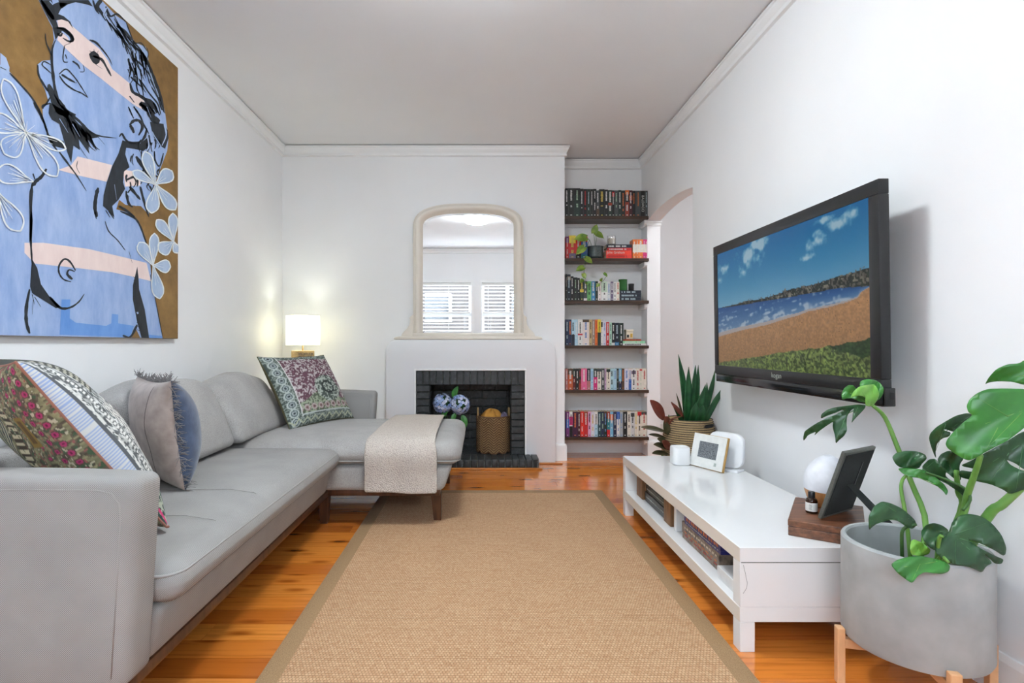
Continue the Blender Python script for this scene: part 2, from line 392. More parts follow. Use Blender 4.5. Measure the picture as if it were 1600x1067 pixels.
def moulding(name, p, q, inn, z1, prof, mat='trim_paint', m0=0, m1=0):   # profile (out, drop) run from p to q, mitred by m0/m1
    p, q, inn = Vector(p), Vector(q), Vector(inn); d = (q-p).normalized(); vs = []
    for s, base, mm in ((1, p, m0), (-1, q, m1)):
        for o, dr in prof: v = base+inn*o+d*(s*o*mm); vs.append((v.x, v.y, z1-dr))
    n = len(prof)
    return struct(MB().add(vs, [tuple(range(n)), tuple(range(2*n-1, n-1, -1))]+[(i, (i+1) % n, (i+1) % n+n, i+n) for i in range(n)]).build(name, mat))
CP = [(0,0),(.040,0),(.040,.012),(.033,.016),(.030,.030),(.020,.048),(.014,.056),(.014,.070),(.018,.074),(.018,.084),(0,.088)]
zt = ZC-.007
moulding('trim_2', (XL,YR,0), (XL,YB,0), (1,0,0), zt, CP, m0=1, m1=1)
moulding('trim_3', (XL,YB,0), (XBR,YB,0), (0,-1,0), zt, CP, m0=1, m1=-1)
moulding('trim_4', (XBR,YB,0), (XBR,YA,0), (1,0,0), zt, CP, m0=-1, m1=1)
moulding('trim_5', (XBR,YA,0), (XR,YA,0), (0,-1,0), zt, CP, m0=1, m1=1)
moulding('trim_6', (XR,YR,0), (XR,YA,0), (-1,0,0), zt, CP, m0=1, m1=1)
moulding('trim_7', (XL,YR,0), (XR,YR,0), (0,1,0), zt, CP, m0=1, m1=1)
BP = [(0,0),(.010,0),(.016,.012),(.018,.03),(.018,.148),(0,.148)]
moulding('baseboard_left', (XL,YR,0), (XL,YB,0), (1,0,0), .148, BP, m0=1, m1=1)
moulding('baseboard_back', (XL,YB,0), (-.83,YB,0), (0,-1,0), .148, BP, m0=1)
moulding('baseboard_breast', (.645,YB,0), (XBR,YB,0), (0,-1,0), .148, BP, m1=-1)
moulding('baseboard_alcove', (XBR,YA,0), (XR,YA,0), (0,-1,0), .148, [(0,0),(.012,0),(.012,.148),(0,.148)])
moulding('baseboard_right', (XR,YR,0), (XR,YJ0,0), (-1,0,0), .13, [(0,0),(.008,0),(.014,.02),(.014,.13),(0,.13)], m0=1)
moulding('baseboard_jamb', (XR,YJ1,0), (XH,YJ1,0), (0,-1,0), .148, BP)
moulding('baseboard_hall', (XH,6.1,0), (3.0,6.1,0), (0,-1,0), .148, BP)

# windows seen in the mirror: frame, sashes, panes, blinds
for wi, (a, b) in enumerate(WINS):
    wn = struct(MB().box(a-.05, b+.05, YR-.01, YR+.02, WZ1, WZ1+.05).box(a-.05, a, YR-.01, YR+.02, WZ0, WZ1).box(b, b+.05, YR-.01, YR+.02, WZ0, WZ1).box(a-.06, b+.06, YR-.01, YR+.045, WZ0-.03, WZ0).build('window_%d' % (wi+1), 'trim_paint'))
    zm = (WZ0+WZ1)/2-.02
    for z0, z1 in ((WZ0, zm), (zm, WZ1)):
        sb = MB().box(a, b, YR-.10, YR-.07, z0, z0+.045).box(a, b, YR-.10, YR-.07, z1-.045, z1).box(a, a+.045, YR-.10, YR-.07, z0+.045, z1-.045).box(b-.045, b, YR-.10, YR-.07, z0+.045, z1-.045).build('sash', 'trim_paint', wn)
        box('pane', (a+.045, b-.045, YR-.088, YR-.084, z0+.045, z1-.045), 'window_glass', sb)
    side = 'left' if wi == 0 else 'right'
    bl = thing('venetian_blind', 'white slatted blind over the %s window reflected in the mirror' % side, 'blind', ((a+b)/2, YR-.035, WZ1), group='window blinds')
    box('headrail', (a+.01, b-.01, YR-.06, YR-.01, WZ1-.05, WZ1-.004), 'blind_white', bl)
    z = WZ1-.10
    while z > WZ0+.06:
        dy, dz = .024*math.cos(.30), .024*math.sin(.30)
        MB().add([(a+.012, YR-.035-dy, z-dz), (b-.012, YR-.035-dy, z-dz), (b-.012, YR-.035+dy, z+dz), (a+.012, YR-.035+dy, z+dz),
                  (a+.012, YR-.035-dy, z-dz+.004), (b-.012, YR-.035-dy, z-dz+.004), (b-.012, YR-.035+dy, z+dz+.004), (a+.012, YR-.035+dy, z+dz+.004)],
                 [(0,3,2,1),(4,5,6,7),(0,1,5,4),(1,2,6,5),(2,3,7,6),(3,0,4,7)]).build('slat', 'blind_white', bl); z -= .066
    box('bottom_rail', (a+.012, b-.012, YR-.055, YR-.015, WZ0+.006, WZ0+.03), 'blind_white', bl)
    for cx in (a+.12, b-.42): MB().tube([(cx, YR-.012, WZ1-.05), (cx, YR-.012, WZ0+.02)], .0016, 5).build('cord', 'blind_white', bl)
struct(box('outdoor_ground', (-6, 6, -6, YR-.14, -.3, -.1), 'outdoor_ground'))
nh = thing('neighbour_house', 'brown brick house wall seen through the blinds in the mirror', 'building', (0, -4.2, -.1))
box('wall', (-5, 5, -4.4, -4.2, -.1, 2.7), 'outdoor_brick', nh)
nw = box('window', (-1.5, -.75, -4.2, -4.16, 1.55, 2.25), 'trim_paint', nh)
box('pane', (-1.44, -.81, -4.165, -4.155, 1.61, 2.19), 'black_gloss', nw)
box('drain_pipe', (.62, .70, -4.2, -4.12, -.1, 2.7), 'trim_paint', nh)

# ceiling light (seen in the mirror), added unseen light that brightens the hall
cl = thing('ceiling_light', 'round white glowing ceiling light reflected in the mirror', 'ceiling light', (-.06, 2.06, ZC))
MB().lathe([(.0,0),(.20,0),(.20,-.02),(.19,-.025),(0,-.025)], (-.06, 2.06, ZC), 40, cap=False).build('base', 'white_plastic', cl, auto=.6)
MB().lathe([(.178,-.026),(.192,-.048),(.184,-.078),(.145,-.105),(.08,-.119),(.0,-.124)], (-.06, 2.06, ZC), 40, cap=False).build('diffuser', 'ceiling_glow', cl, smooth=True)
hl = thing('added_hall_light', 'added round ceiling light in the hall beyond the arch, out of view', 'ceiling light', (2.3, 4.0, ZC))
MB().lathe([(.0,0),(.15,0),(.15,-.02),(0,-.02)], (2.3, 4.0, ZC), 32, cap=False).build('base', 'white_plastic', hl)
MB().lathe([(.14,-.021),(.13,-.05),(.08,-.075),(.0,-.085)], (2.3, 4.0, ZC), 32, cap=False).build('diffuser', 'added_hall_glow', hl, smooth=True)

# ------------------------------------------------------------------ fireplace
YS = 4.68; SX0, SX1, SZ = -.825, .642, 1.070
fp = thing('fireplace', 'white plastered fireplace with rounded shoulders and black painted brick opening', 'fireplace', (-.09, YS, 0))
rc = .10
outl = [(SX0,0),(NX0,0),(NX0,NZ),(NX1,NZ),(NX1,0),(SX1,0)]
outl += [(SX1-rc+rc*math.cos(a), SZ-rc+rc*math.sin(a)) for a in [PI/2*i/10 for i in range(11)]]
outl += [(SX0+rc+rc*math.cos(a), SZ-rc+rc*math.sin(a)) for a in [PI/2+PI/2*i/10 for i in range(11)]]
MB().prism(outl, YS, YB-.001).build('surround', 'plaster_white', fp, bevel=.006, auto=.6)
fw = .014
MB().prism([(NX0-fw,.0),(NX0,.0),(NX0,NZ),(NX1,NZ),(NX1,.0),(NX1+fw,.0),(NX1+fw,NZ+fw),(NX0-fw,NZ+fw)], YS-.008, YS+.02).build('edge_bead', 'trim_paint', fp, bevel=.002)
IX0, IX1, IZ = -.448, .260, .680                      # inner opening
fb = MB().box(NX0, NX1, 5.085, 5.12, .0, .9).box(NX0, IX0-.004, YS+.03, 5.085, 0, NZ).box(IX1+.004, NX1, YS+.03, 5.085, 0, NZ).box(IX0-.004, IX1+.004, YS+.03, 5.085, IZ+.004, NZ).build('firebox', 'black_mortar', fp)
def brick(x0, x1, y0, y1, z0, z1):
    j = random.uniform(-.002, .003)
    return MB().box(x0, x1, y0-j, y1, z0, z1).build('brick', 'black_brick', fp, bevel=.003, seg=1)
npb = 16; bw = (NX1-NX0)/npb
for i in range(npb): brick(NX0+i*bw+.003, NX0+(i+1)*bw-.003, YS+.006, YS+.06, IZ, NZ-.003)
z = .078; rh = .0602
while z < IZ-.01:
    z1 = min(z+rh, IZ)-.006
    brick(NX0+.003, IX0, YS+.006, YS+.075, z, z1); brick(IX1, NX1-.003, YS+.006, YS+.075, z, z1)
    for k in range(1, 2):                              # reveals inside the opening
        for yy in (4.765, 4.93): MB().box(IX0-.003, IX0+.004, yy, yy+.155, z, z1).build('brick', 'black_brick', fp, bevel=.002, seg=1); MB().box(IX1-.004, IX1+.003, yy, yy+.155, z, z1).build('brick', 'black_brick', fp, bevel=.002, seg=1)
    z += rh
z = .078; r_ = 0
while z < .86:
    x = NX0+(0 if r_ % 2 else -.115)
    while x < NX1:
        a, b = max(x+.003, NX0), min(x+.227, NX1)
        if b-a > .02 and z+.06 < .9: brick(a, b, 5.07, 5.10, z, z+.069)
        x += .23
    z += .075; r_ += 1
# hearth: brick-on-edge row with a rounded end, on a timber strip
HX0, HX1, HY = -.66, .482, 4.462
box('hearth_base', (HX0+.012, HX1-.012, HY+.012, 5.085, .003, .066), 'black_mortar', fp)
nb = 20; bw = (HX1-HX0)/nb
for i in range(nb):
    a, b = HX0+i*bw+.0025, HX0+(i+1)*bw-.0025
    yb = YS+.002 if (a > NX1-.005 or b < NX0+.005) else 4.70
    if i in (0, nb-1):
        R = .05; ol = [(a, yb), (b, yb)]
        if i: ol = [(a, yb)]+[(b-R+R*math.cos(-t), HY+R+R*math.sin(-t)) for t in [PI/2*k/6 for k in range(7)]]+[(a, HY)]; ol.insert(1, (b, yb))
        else: ol = [(b, yb), (a, yb)]+[(a+R+R*math.cos(PI+t), HY+R+R*math.sin(PI+t)) for t in [PI/2*k/6 for k in range(7)]]+[(b, HY)]
        MB().prism(ol, .004, .078+random.uniform(-.001, .001), 'z').build('brick', 'black_brick', fp, bevel=.006, seg=2, auto=.8)
    else:
        MB().box(a, b, HY+random.uniform(-.002, .002), yb, .004, .078+random.uniform(-.001, .0015)).build('brick', 'black_brick', fp, bevel=.007, seg=2, auto=.8)
for r_ in range(3):
    x = NX0+(.02 if r_ % 2 else -.09); yy = 4.705+r_*.118
    while x < NX1:
        a, b = max(x+.003, IX0), min(x+.227, IX1)
        if b-a > .02: MB().box(a, b, yy, yy+.112, .06, .076).build('brick', 'black_brick', fp, bevel=.003, seg=1)
        x += .23
box('hearth_strip', (HX0-.02, HX1+.02, HY-.028, HY-.002, .001, .014), 'hearth_timber', fp, bevel=.002)
box('threshold_strip', (.50, .70, YS-.035, YS-.002, .001, .010), 'hearth_timber', fp, bevel=.002)

# ------------------------------------------------------------------ overmantel mirror
mcx = -.114; mz = SZ
mi = thing('overmantel_mirror', 'cream arched overmantel mirror standing on the white fireplace', 'mirror', (mcx, 4.74, mz), (.003, 0, 0))
A, ZB, ZSP, BR_ = .398, .060, .985, .125               # half width, glass bottom, spring, rise (local z above the mantel)
def arch_path(off, n=26):
    pts = [(-A-off, ZB-.03 if off else ZB)]
    for i in range(n+1):
        a = PI-PI*i/n; c, s_ = math.cos(a), math.sin(a); e = 2/2.7
        pts.append(((A+off)*math.copysign(abs(c)**e, c), ZSP+(BR_+off)*abs(s_)**e))
    pts.append((A+off, ZB-.03 if off else ZB)); return pts
prof = [(0,.012),(.004,.002),(.012,-.004),(.018,-.016),(.030,-.030),(.046,-.036),(.060,-.030),(.070,-.014),(.074,-.004),(.084,-.002),(.086,.02),(.086,.045),(0,.045)]
P = [[(x, dy, z) for (x, z) in arch_path(o)] for (o, dy) in prof]
MB().grid(P+[P[0]]).build('frame', 'cream_paint', mi, auto=.9, local=True)
g = arch_path(0); n = len(g)
MB().add([(x, .014, z) for x, z in g], [tuple(range(n))]).build('glass', 'mirror_glass', mi, local=True)
gi = arch_path(-.016)
gi[0] = (gi[0][0], ZB+.016); gi[-1] = (gi[-1][0], ZB+.016)
MB().add([(x, .0118, z) for x, z in g]+[(x, .0135, z) for x, z in gi], [(i, i+1, i+1+n, i+n) for i in range(n-1)]+[(n-1, 0, n, 2*n-1)]).build('bevelled_edge', 'mirror_glass', mi, local=True, recalc=False)
MB().box(-A-.085, A+.085, -.036, .045, .028, ZB).build('bottom_rail', 'cream_paint', mi, bevel=.006, auto=.7, local=True)
MB().prism([(-.640,.002),(.640,.002),(.645,.012),(.635,.024),(.60,.030),(-.60,.030),(-.635,.024),(-.645,.012)], -.055, .05).build('base_ledge', 'cream_paint', mi, bevel=.003, local=True, auto=.6)
MB().box(-A-.06, A+.06, .046, .050, .03, .97).build('backing', 'cream_paint', mi, local=True)
for s in (-1, 1):
    o = [(.480,.03),(.585,.03),(.580,.05),(.560,.075),(.535,.098),(.515,.13),(.508,.17),(.514,.19),(.506,.205),(.492,.21),(.480,.23)]
    MB().prism([(s*x, z) for x, z in o], -.018, .030).build('scroll', 'cream_paint', mi, bevel=.004, local=True, auto=.6)

# ------------------------------------------------------------------ sofa
AX, BX = -.825, -.862
sf = thing('sofa', 'light grey fabric corner sofa with chaise on dark wooden legs', 'sofa', (-1.2, 2.7, 0))
def seam(name, pts, r=.0035, parent=None, mat='piping_grey', closed=False): return MB().tube(pts, r, 6, closed).build(name, mat, parent, smooth=True)
def arm(y0, y1, x1, z0, z1, face):
    def wp(p):
        q = p.copy()
        if q.x > -1.2: q.x -= .03*(1-(q.z-z0)/(z1-z0))
        q.z -= .012*max(0, (q.x+1.3)/.5)**3 if q.z > .5 else 0
        return q
    o = soft_box(-1.75, x1, y0, y1, z0, z1, .028, (6,3,5), warp=wp).build('armrest', 'fabric_weave', sf, smooth=True)
    yy = y0+.001 if face < 0 else y1-.001
    pts = [(x1-.065, yy, z0+.03), (x1-.042, yy, z1-.11), (x1-.046, yy, z1-.065), (x1-.065, yy, z1-.044), (x1-.10, yy, z1-.036), (-1.70, yy, z1-.034)]
    seam('armrest_seam', pts, .0022, o)
    return o
arm(1.30, 1.412, AX, .195, .715, -1)
arm(4.05, 4.16, -.79, .195, .688, -1)
soft_box(-1.755, -1.60, 1.41, 4.05, .195, .66, .03, (3,10,4)).build('back_frame', 'fabric_grey', sf, smooth=True)
def basewarp(p):
    q = p.copy()
    if q.x > -1.0: q.x -= .028*(1-(q.z-.2)/.14)
    return q
soft_box(-1.60, -.835, 1.405, 3.02, .198, .345, .03, (5,12,3), warp=basewarp).build('base', 'fabric_weave', sf, smooth=True)
def chbase(p):
    q = p.copy(); w_ = (q.z-.2)/.14
    if q.x > -.5: q.x -= .05*(1-w_)
    return q
soft_box(-1.60, -.165, 3.035, 4.05, .205, .35, .03, (8,6,3), warp=chbase).build('base', 'fabric_grey', sf, smooth=True)
sc = soft_box(-1.60, -.795, 1.415, 3.035, .335, .452, .056, (8,14,3), crown=.026).build('seat_cushion', 'fabric_weave', sf, smooth=True)
def rr(x0, x1, y0, y1, r, z, n=8):
    P = []
    for cx, cy, a0 in ((x1-r, y0+r, -PI/2), (x1-r, y1-r, 0), (x0+r, y1-r, PI/2), (x0+r, y0+r, PI)):
        for i in range(n+1): P.append((cx+r*math.cos(a0+PI/2*i/n), cy+r*math.sin(a0+PI/2*i/n), z))
    return P
seam('piping', rr(-1.605, -.797, 1.410, 3.040, .06, .423), .0045, sc, closed=True)
seam('stitch_line', [(-1.30+i*.05, 2.05, .4815-.0) for i in range(8)]+[(-.86, 2.05, .468), (-.82, 2.05, .445)], .0010, sc)
seam('stitch_line', [(-1.30+i*.05, 1.74, .4795) for i in range(8)]+[(-.86, 1.74, .466), (-.82, 1.74, .443)], .0010, sc)
def chw(p):
    q = p.copy(); t_ = max(0, (q.x+.55)/.45)
    if q.z > .42: q.z += .012*t_*t_*(1 if t_ < .8 else .7)
    return q
cc = soft_box(-1.60, -.125, 3.03, 4.045, .345, .470, .060, (14,10,3), crown=.030, warp=chw).build('seat_cushion', 'fabric_grey', sf, smooth=True)
seam('piping', rr(-1.605, -.122, 3.025, 4.05, .065, .375), .0042, cc, closed=True)
box('rail', (-1.58, -.870, 1.34, 3.074, .166, .20), 'sofa_wood', sf, bevel=.004); box('rail', (-1.58, -.235, 3.075, 4.10, .168, .206), 'sofa_wood', sf, bevel=.004)
def leg(x, y, dx=0, dy=0):
    a, b = .030, .021; z1 = .168
    MB().add([(x+dx-b,y+dy-b,0),(x+dx+b,y+dy-b,0),(x+dx+b,y+dy+b,0),(x+dx-b,y+dy+b,0),(x-a,y-a,z1),(x+a,y-a,z1),(x+a,y+a,z1),(x-a,y+a,z1)],
             [(0,3,2,1),(4,5,6,7),(0,1,5,4),(1,2,6,5),(2,3,7,6),(3,0,4,7)]).build('leg', 'sofa_wood', sf, bevel=.003)
for x, y, dx in ((-.905, 3.125, 0), (-.262, 3.16, .008), (-.262, 4.02, .008), (-.94, 1.40, 0), (-1.55, 1.40, 0), (-1.55, 4.06, 0)): leg(x, y, dx)

def back_cushion(y0, y1, label, h=.37, lean=.20, seed=1, xf=-1.285, thick=.20):
    z0 = .485
    def wp(p):
        q = p.copy(); w_ = (q.z-z0)/h; v = (2*q.y-y0-y1)/(y1-y0)
        q.x -= lean*w_; k = 1-.35*max(0, w_-.55)
        q.z += -.045*abs(v)**2.5*w_+.018*lump(q, 7, seed)*w_
        q.x += .022*lump(q, 6, seed+2)+.035*(1-v*v)*(1-(2*w_-1)**2)
        q.z += .012*lump(q, 14, seed+5)*w_
        return q
    o = soft_box(xf-thick, xf, y0, y1, z0, z0+h, .055, (4,14,10), warp=wp).build('back_cushion', 'fabric_grey', None, smooth=True)
    tag(o, label, 'cushion', 'grey back cushions of the sofa'); return o
back_cushion(1.92, 2.205, 'grey sofa back cushion behind the taupe fringed pillow', .33, .17, 1.0, -1.345, .16)
back_cushion(2.21, 2.915, 'slouching grey back cushion just right of the navy pillow', .375, .17, 2.2)
back_cushion(2.925, 3.70, 'grey back cushion beside the maroon patterned pillow', .355, .19, 4.7)

# ------------------------------------------------------------------ scatter pillows
def pillow(name, label, corner, ev, eu, w, h, t_, mf, mb_, N=40, colf=None, colb=None, pipe=None, group='scatter pillows on the sofa', clamp=None, seed=0, bulge=.45, bf=1.0, bb=1.0):
    """corner: bottom corner; eu: width direction; ev: up direction; front face towards eu x ev."""
    eu, ev = Vector(eu).normalized(), Vector(ev); ev = (ev-eu*ev.dot(eu)).normalized(); nn = eu.cross(ev); c0 = Vector(corner)
    th = thing(name, label, 'pillow', c0, group=group)
    def pt(u, v, s):
        x = u*w/2*(1-.07*(1-v*v)*u*u); z_ = v*h/2*(1-.07*(1-u*u)*v*v)
        d = t_/2*((1-u*u)*(1-v*v))**bulge*s
        p = c0+eu*(w/2+x)+ev*(h/2+z_)+nn*d
        d2 = .012*lump(p, 16, seed)*(1-u*u)*(1-v*v); p = p+nn*d2*(1 if s >= 0 else -1)
        return clamp(p) if clamp else p
    U_ = [math.sin(PI/2*(-1+2*i/N)) for i in range(N+1)]
    for nm, s, m, cf in (('front_face', bf, mf, colf), ('back_face', -bb, mb_, colb)):
        P = [[pt(u, v, s) for v in U_] for u in U_]
        o = MB().grid(P).build(nm, m, th, smooth=True)
        if cf:
            uv = np.array([(u, v) for u in U_ for v in U_]); set_cols(o, lin(cf((uv[:, 0]+1)/2, (uv[:, 1]+1)/2)))
    if pipe:
        E = [pt(u, -1, 0) for u in U_]+[pt(1, v, 0) for v in U_[1:]]+[pt(u, 1, 0) for u in U_[::-1][1:]]+[pt(-1, v, 0) for v in U_[::-1][1:-1]]
        MB().tube(E, .0038, 6, True).build('piping', pipe, th, smooth=True)
    return th, pt
def vn(u, v, s, seed=0):                              # value noise on arrays
    rng = np.random.RandomState(seed); G = rng.rand(64, 64); x, y = u*s, v*s; i, j = np.floor(x).astype(int), np.floor(y).astype(int); fx, fy = x-i, y-j
    fx, fy = fx*fx*(3-2*fx), fy*fy*(3-2*fy); g = lambda a, b: G[a % 64, b % 64]
    return (g(i,j)*(1-fx)+g(i+1,j)*fx)*(1-fy)+(g(i,j+1)*(1-fx)+g(i+1,j+1)*fx)*fy
def lay(c, mask, rgb):
    c[mask] = rgb; return c
def pat_grey(u, v):                                   # grey side of the near pillow; u from the piped edge inwards
    u = np.clip((1-u)*3.6, 0, 1)
    c = np.zeros((len(u), 3)); c[:] = (120, 122, 122)
    n1, n2, n3 = vn(u, v*2.2, 34, 1), vn(u, v, 23, 2), vn(u, v*2, 40, 3)
    c = np.where((n1 > .52)[:, None], np.array([196, 197, 194]), np.array([92, 96, 98]))
    c = c*(.72+.5*n2)[:, None]
    band = u < .11; st = (np.sin(v*430) > .1)
    c[band] = np.where(st[band][:, None], [140, 158, 196], [196, 197, 194])
    lay(c, (u > .11) & (u < .17), (84, 88, 92)); m = (u > .17) & (u < .23) & (n3 > .45); lay(c, m, (206, 206, 202))
    m = (u > .34) & (u < .42); c[m] = np.where((((u*60 % 1-.5)**2+(v*46 % 1-.5)**2) < .09)[m][:, None], [222, 222, 218], [76, 80, 78])
    m = (u > .56) & (v < .62) & (v > .25); c[m] = np.where((np.sin((v-.4)*130+np.abs(u-.7)*60) > 0)[m][:, None], [226, 224, 218], [110, 112, 112])
    m = (u > .62) & (v > .70); c[m] = np.where((((u*40 % 1-.5)**2+(v*34 % 1-.5)**2) < .1)[m][:, None], [210, 206, 190], [60, 64, 56])
    m = v < .16; c[m] = np.where((n1 > .55)[m][:, None], [170, 178, 160], [54, 74, 70])
    lay(c, (u > .02) & (u < .05) & (v < .1), (196, 60, 110))
    return np.clip(c, 0, 255)
def pat_bright(u, v):                                 # embroidered side; u from the piped edge inwards
    u = 1-u
    n1, n2 = vn(u, v, 58, 5), vn(u*1.3, v*1.3, 62, 6)
    c = np.where((n1 > .5)[:, None], np.array([132, 128, 96]), np.array([92, 82, 66])); c = c*(.7+.6*n2)[:, None]
    lay(c, (n2 > .80), (150, 92, 84)); lay(c, (n1 < .22), (70, 92, 66)); lay(c, (n2 < .18), (186, 176, 150))
    for uc, k, r, ph in ((.045, 19, .27, 0), (.10, 19, .24, .5), (.17, 15, .16, .2)):
        d = np.hypot((u-uc)*k, ((v*k+ph) % 1)-.5); lay(c, d < r*1.35, (96, 70, 62)); lay(c, d < r, (176, 52, 104)); lay(c, d < r*.4, (110, 24, 60))
    m = (u > .16) & (u < .24) & (v > .62) & (v < .78); lay(c, m, (140, 112, 52)); m = (u > .18) & (u < .22) & (v > .64) & (v < .76); lay(c, m, (104, 78, 40))
    m = (u > .30) & (u < .40) & (n1 > .3); c[m] = np.where((np.sin(v*170) > 0)[m][:, None], [206, 194, 160], [70, 58, 44])
    m = (u > .43) & (u < .50); c[m] = np.where((np.sin(v*60+u*220) > 0)[m][:, None], [186, 178, 150], [50, 60, 66])
    m = (u > .50); c[m] = np.where((np.sin(u*150+np.sin(v*22)*1.5) > 0)[m][:, None], [150, 148, 122], [84, 88, 78])
    return np.clip(c, 0, 255)
def pat_rug(u, v):                                    # maroon field, grey-green border with rosettes
    n1, n2, n3 = vn(u, v, 56, 8), vn(u*1.4, v*1.4, 60, 9), vn(u, v, 12, 10)
    c = np.where((n1+.35*(n2-.5) > .56)[:, None], np.array([176, 168, 168]), np.array([100, 66, 78])); c = c*(.82+.36*n2)[:, None]
    g = np.where((n1 > .5)[:, None], np.array([150, 160, 136]), np.array([82, 92, 74]))
    low = v < .34-.06*np.sin(u*9); c[low] = g[low]; d = np.hypot(u-.66, v-.44); gm = (d < .17+.05*n3); c[gm] = np.where((n1 > .55)[gm][:, None], [168, 176, 166], [72, 82, 76])
    m = np.abs(d-.08) < .012; lay(c, m, (40, 46, 46))
    dd = np.hypot((u*10 % 1)-.5, (v-.20)*9); m = (v > .13) & (v < .27); c[m & (dd < .42)] = (140, 112, 108); c[m & (np.abs(dd-.3) < .07)] = (176, 166, 162); c[m & (dd < .12)] = (90, 62, 70)
    b = (u < .16) | (v < .12) | (v > .91) | (u > .965)
    gb = np.where((n2 > .55)[:, None], np.array([140, 150, 142]), np.array([76, 86, 80])); c[b] = gb[b]
    lb = u < .16; dr = np.hypot((u-.075)*9, (v*9 % 1)-.5); c[lb & (dr < .48)] = (88, 100, 100); c[lb & (np.abs(dr-.44) < .07)] = (172, 180, 176); c[lb & (np.abs(dr-.2) < .05)] = (160, 168, 168); c[lb & (dr < .09)] = (28, 36, 44)
    bb = v < .12; zz = np.abs(((u*9) % 1)-.5)*.12+.025; c[bb & (np.abs(v-zz) < .012)] = (170, 174, 150)
    c[(np.abs(u-.165) < .008) & (v > .1)] = (214, 214, 212); c[(np.abs(v-.125) < .007) & (u > .16)] = (176, 182, 180)
    return np.clip(c, 0, 255)
attr_mat('pillow_print', .9, .5); attr_mat('pillow_embroidery', .9, .8); attr_mat('pillow_rug', .9, .6)
plain('piping_coral', S(150,100,84), .8); plain('piping_olive', S(84,82,56), .8)
def velvet(name, a, b):
    t = NT(name); f = t.noise(t.pos(), 22, 4); t.col(t.ramp(f, [(.3, a), (.7, b)])); t.set(Roughness=.85); t.b.inputs['Sheen Weight'].default_value = .35; t.bump(t.noise(t.pos(), 180, 2), .25, .002)
velvet('velvet_navy', S(40,54,78), S(66,82,110)); velvet('linen_taupe', S(148,132,124), S(176,160,152)); plain('fringe_thread', S(120,116,116), .9, .25, 90); plain('fringe_dark', S(92,84,84), .9, .3, 90)

# near pillow: leaning on the near arm, grey print towards the room, embroidered side towards the camera
B = U(263, 828, 1.62); B.z = max(B.z, .478); T = U(25, 566, 1.334); e1 = T-B
def cl1(p):
    q = p.copy(); q.z = max(q.z, .484)
    if q.z < .735: q.y = max(q.y, 1.425)
    q.x = max(q.x, -1.66); return q
w1_, h1_ = .60, e1.length
eu = Vector((.80, -.60, 0)); c_ = B-eu*w1_
pillow('printed_pillow', 'large pillow with grey printed and bright embroidered sides leaning on the near armrest', c_, e1, eu, w1_, h1_, .26, 'pillow_embroidery', 'pillow_print', 220, pat_bright, pat_grey, 'piping_coral', clamp=cl1, seed=3, bulge=.5, bf=.75, bb=1.15)
# two-tone fringed pillow
B = U(289, 774, 2.03); B.z = .482; T = U(252, 600, 2.08)
eu = Vector((.72, -.69, 0)); w2_ = .44; c_ = B-eu*w2_
def cl2(p): q = p.copy(); q.z = max(q.z, .483); return q
th, pt = pillow('fringed_pillow', 'taupe pillow with navy velvet back and frayed fringe', c_, T-B, eu, w2_, (T-B).length, .23, 'linen_taupe', 'velvet_navy', 40, clamp=cl2, seed=8, bf=.8, bb=1.15)
fr = MB(); nnv = Vector(eu).normalized()
E = [(1, -1+2*i/46, Vector((.6, .2, .1))) for i in range(47)]+[(-1+2*i/46, 1, Vector((0, 0, 1))) for i in range(47)]
for u, v, d in E:
    for k in range(3):
        p = pt(u, v, 0); d2 = (d+Vector((random.uniform(-.7, .7), random.uniform(-.7, .7), random.uniform(-.5, .5)))).normalized(); L = random.uniform(.022, .046)
        fr.tube([p, p+d2*L*.5, p+d2*L+Vector((0, 0, -.006))], [.0017, .0014, .0009], 3, cap=False)
tag(fr.build('fringe', 'fringe_thread', th), kind='stuff')
MB().tube([pt(.55, -.98+1.96*i/30, 1.02*.8) for i in range(31)], .0007, 4).build('stitch_line', 'fringe_dark', th)
# maroon rug-patterned pillow on the chaise
B = U(453, 672, 3.39); B.z = .492; R_ = U(552, 653, 3.97); R_.z = .492
T = U(402, 558, 3.503)
pillow('patterned_pillow', 'maroon and grey green patterned pillow leaning on the chaise end', B, T-B, R_-B, (R_-B).length, (T-B).length, .17, 'pillow_rug', 'velvet_navy' if False else 'pillow_back', 120, pat_rug, None, 'piping_olive', seed=5, bulge=.42) if plain('pillow_back', S(92,84,58), .9, .2, 60) else None

# knitted throw over the chaise
TH = []
prof_t = [(4.02,.497),(3.85,.507),(3.65,.513),(3.45,.513),(3.28,.509),(3.15,.502),(3.075,.488),(3.030,.463),(3.010,.428),(3.004,.39),(3.006,.35),(3.012,.31),(3.012,.27),(3.010,.235),(3.006,.205)]
NXT = 16
for (yy, zz) in prof_t:
    rw = []
    for i in range(NXT+1):
        s = i/NXT; x = -.640+.372*s+.02*(4-yy)*(s-.5)+(.012 if zz < .45 else 0)*s
        dz = .008*math.sin(s*9+yy*4)*.5; dyy = -.006*math.sin(s*11)*(1 if zz < .45 else 0)
        zz2 = zz+dz*(0.6)-(.012*s if zz < .26 else 0)+.004
        rw.append((x+(.02*(1-s) if zz > .5 else 0), yy+dyy-.002, zz2))
    TH.append(rw)
o = MB().grid(TH).build('knitted_throw', 'knit', None, smooth=True); tag(o, 'beige knitted throw draped over the chaise of the grey sofa', 'throw')
m = o.modifiers.new('thick', 'SOLIDIFY'); m.thickness = .012; m.offset = -1 if False else 1
m = o.modifiers.new('sub', 'SUBSURF'); m.levels = 1; m.render_levels = 2

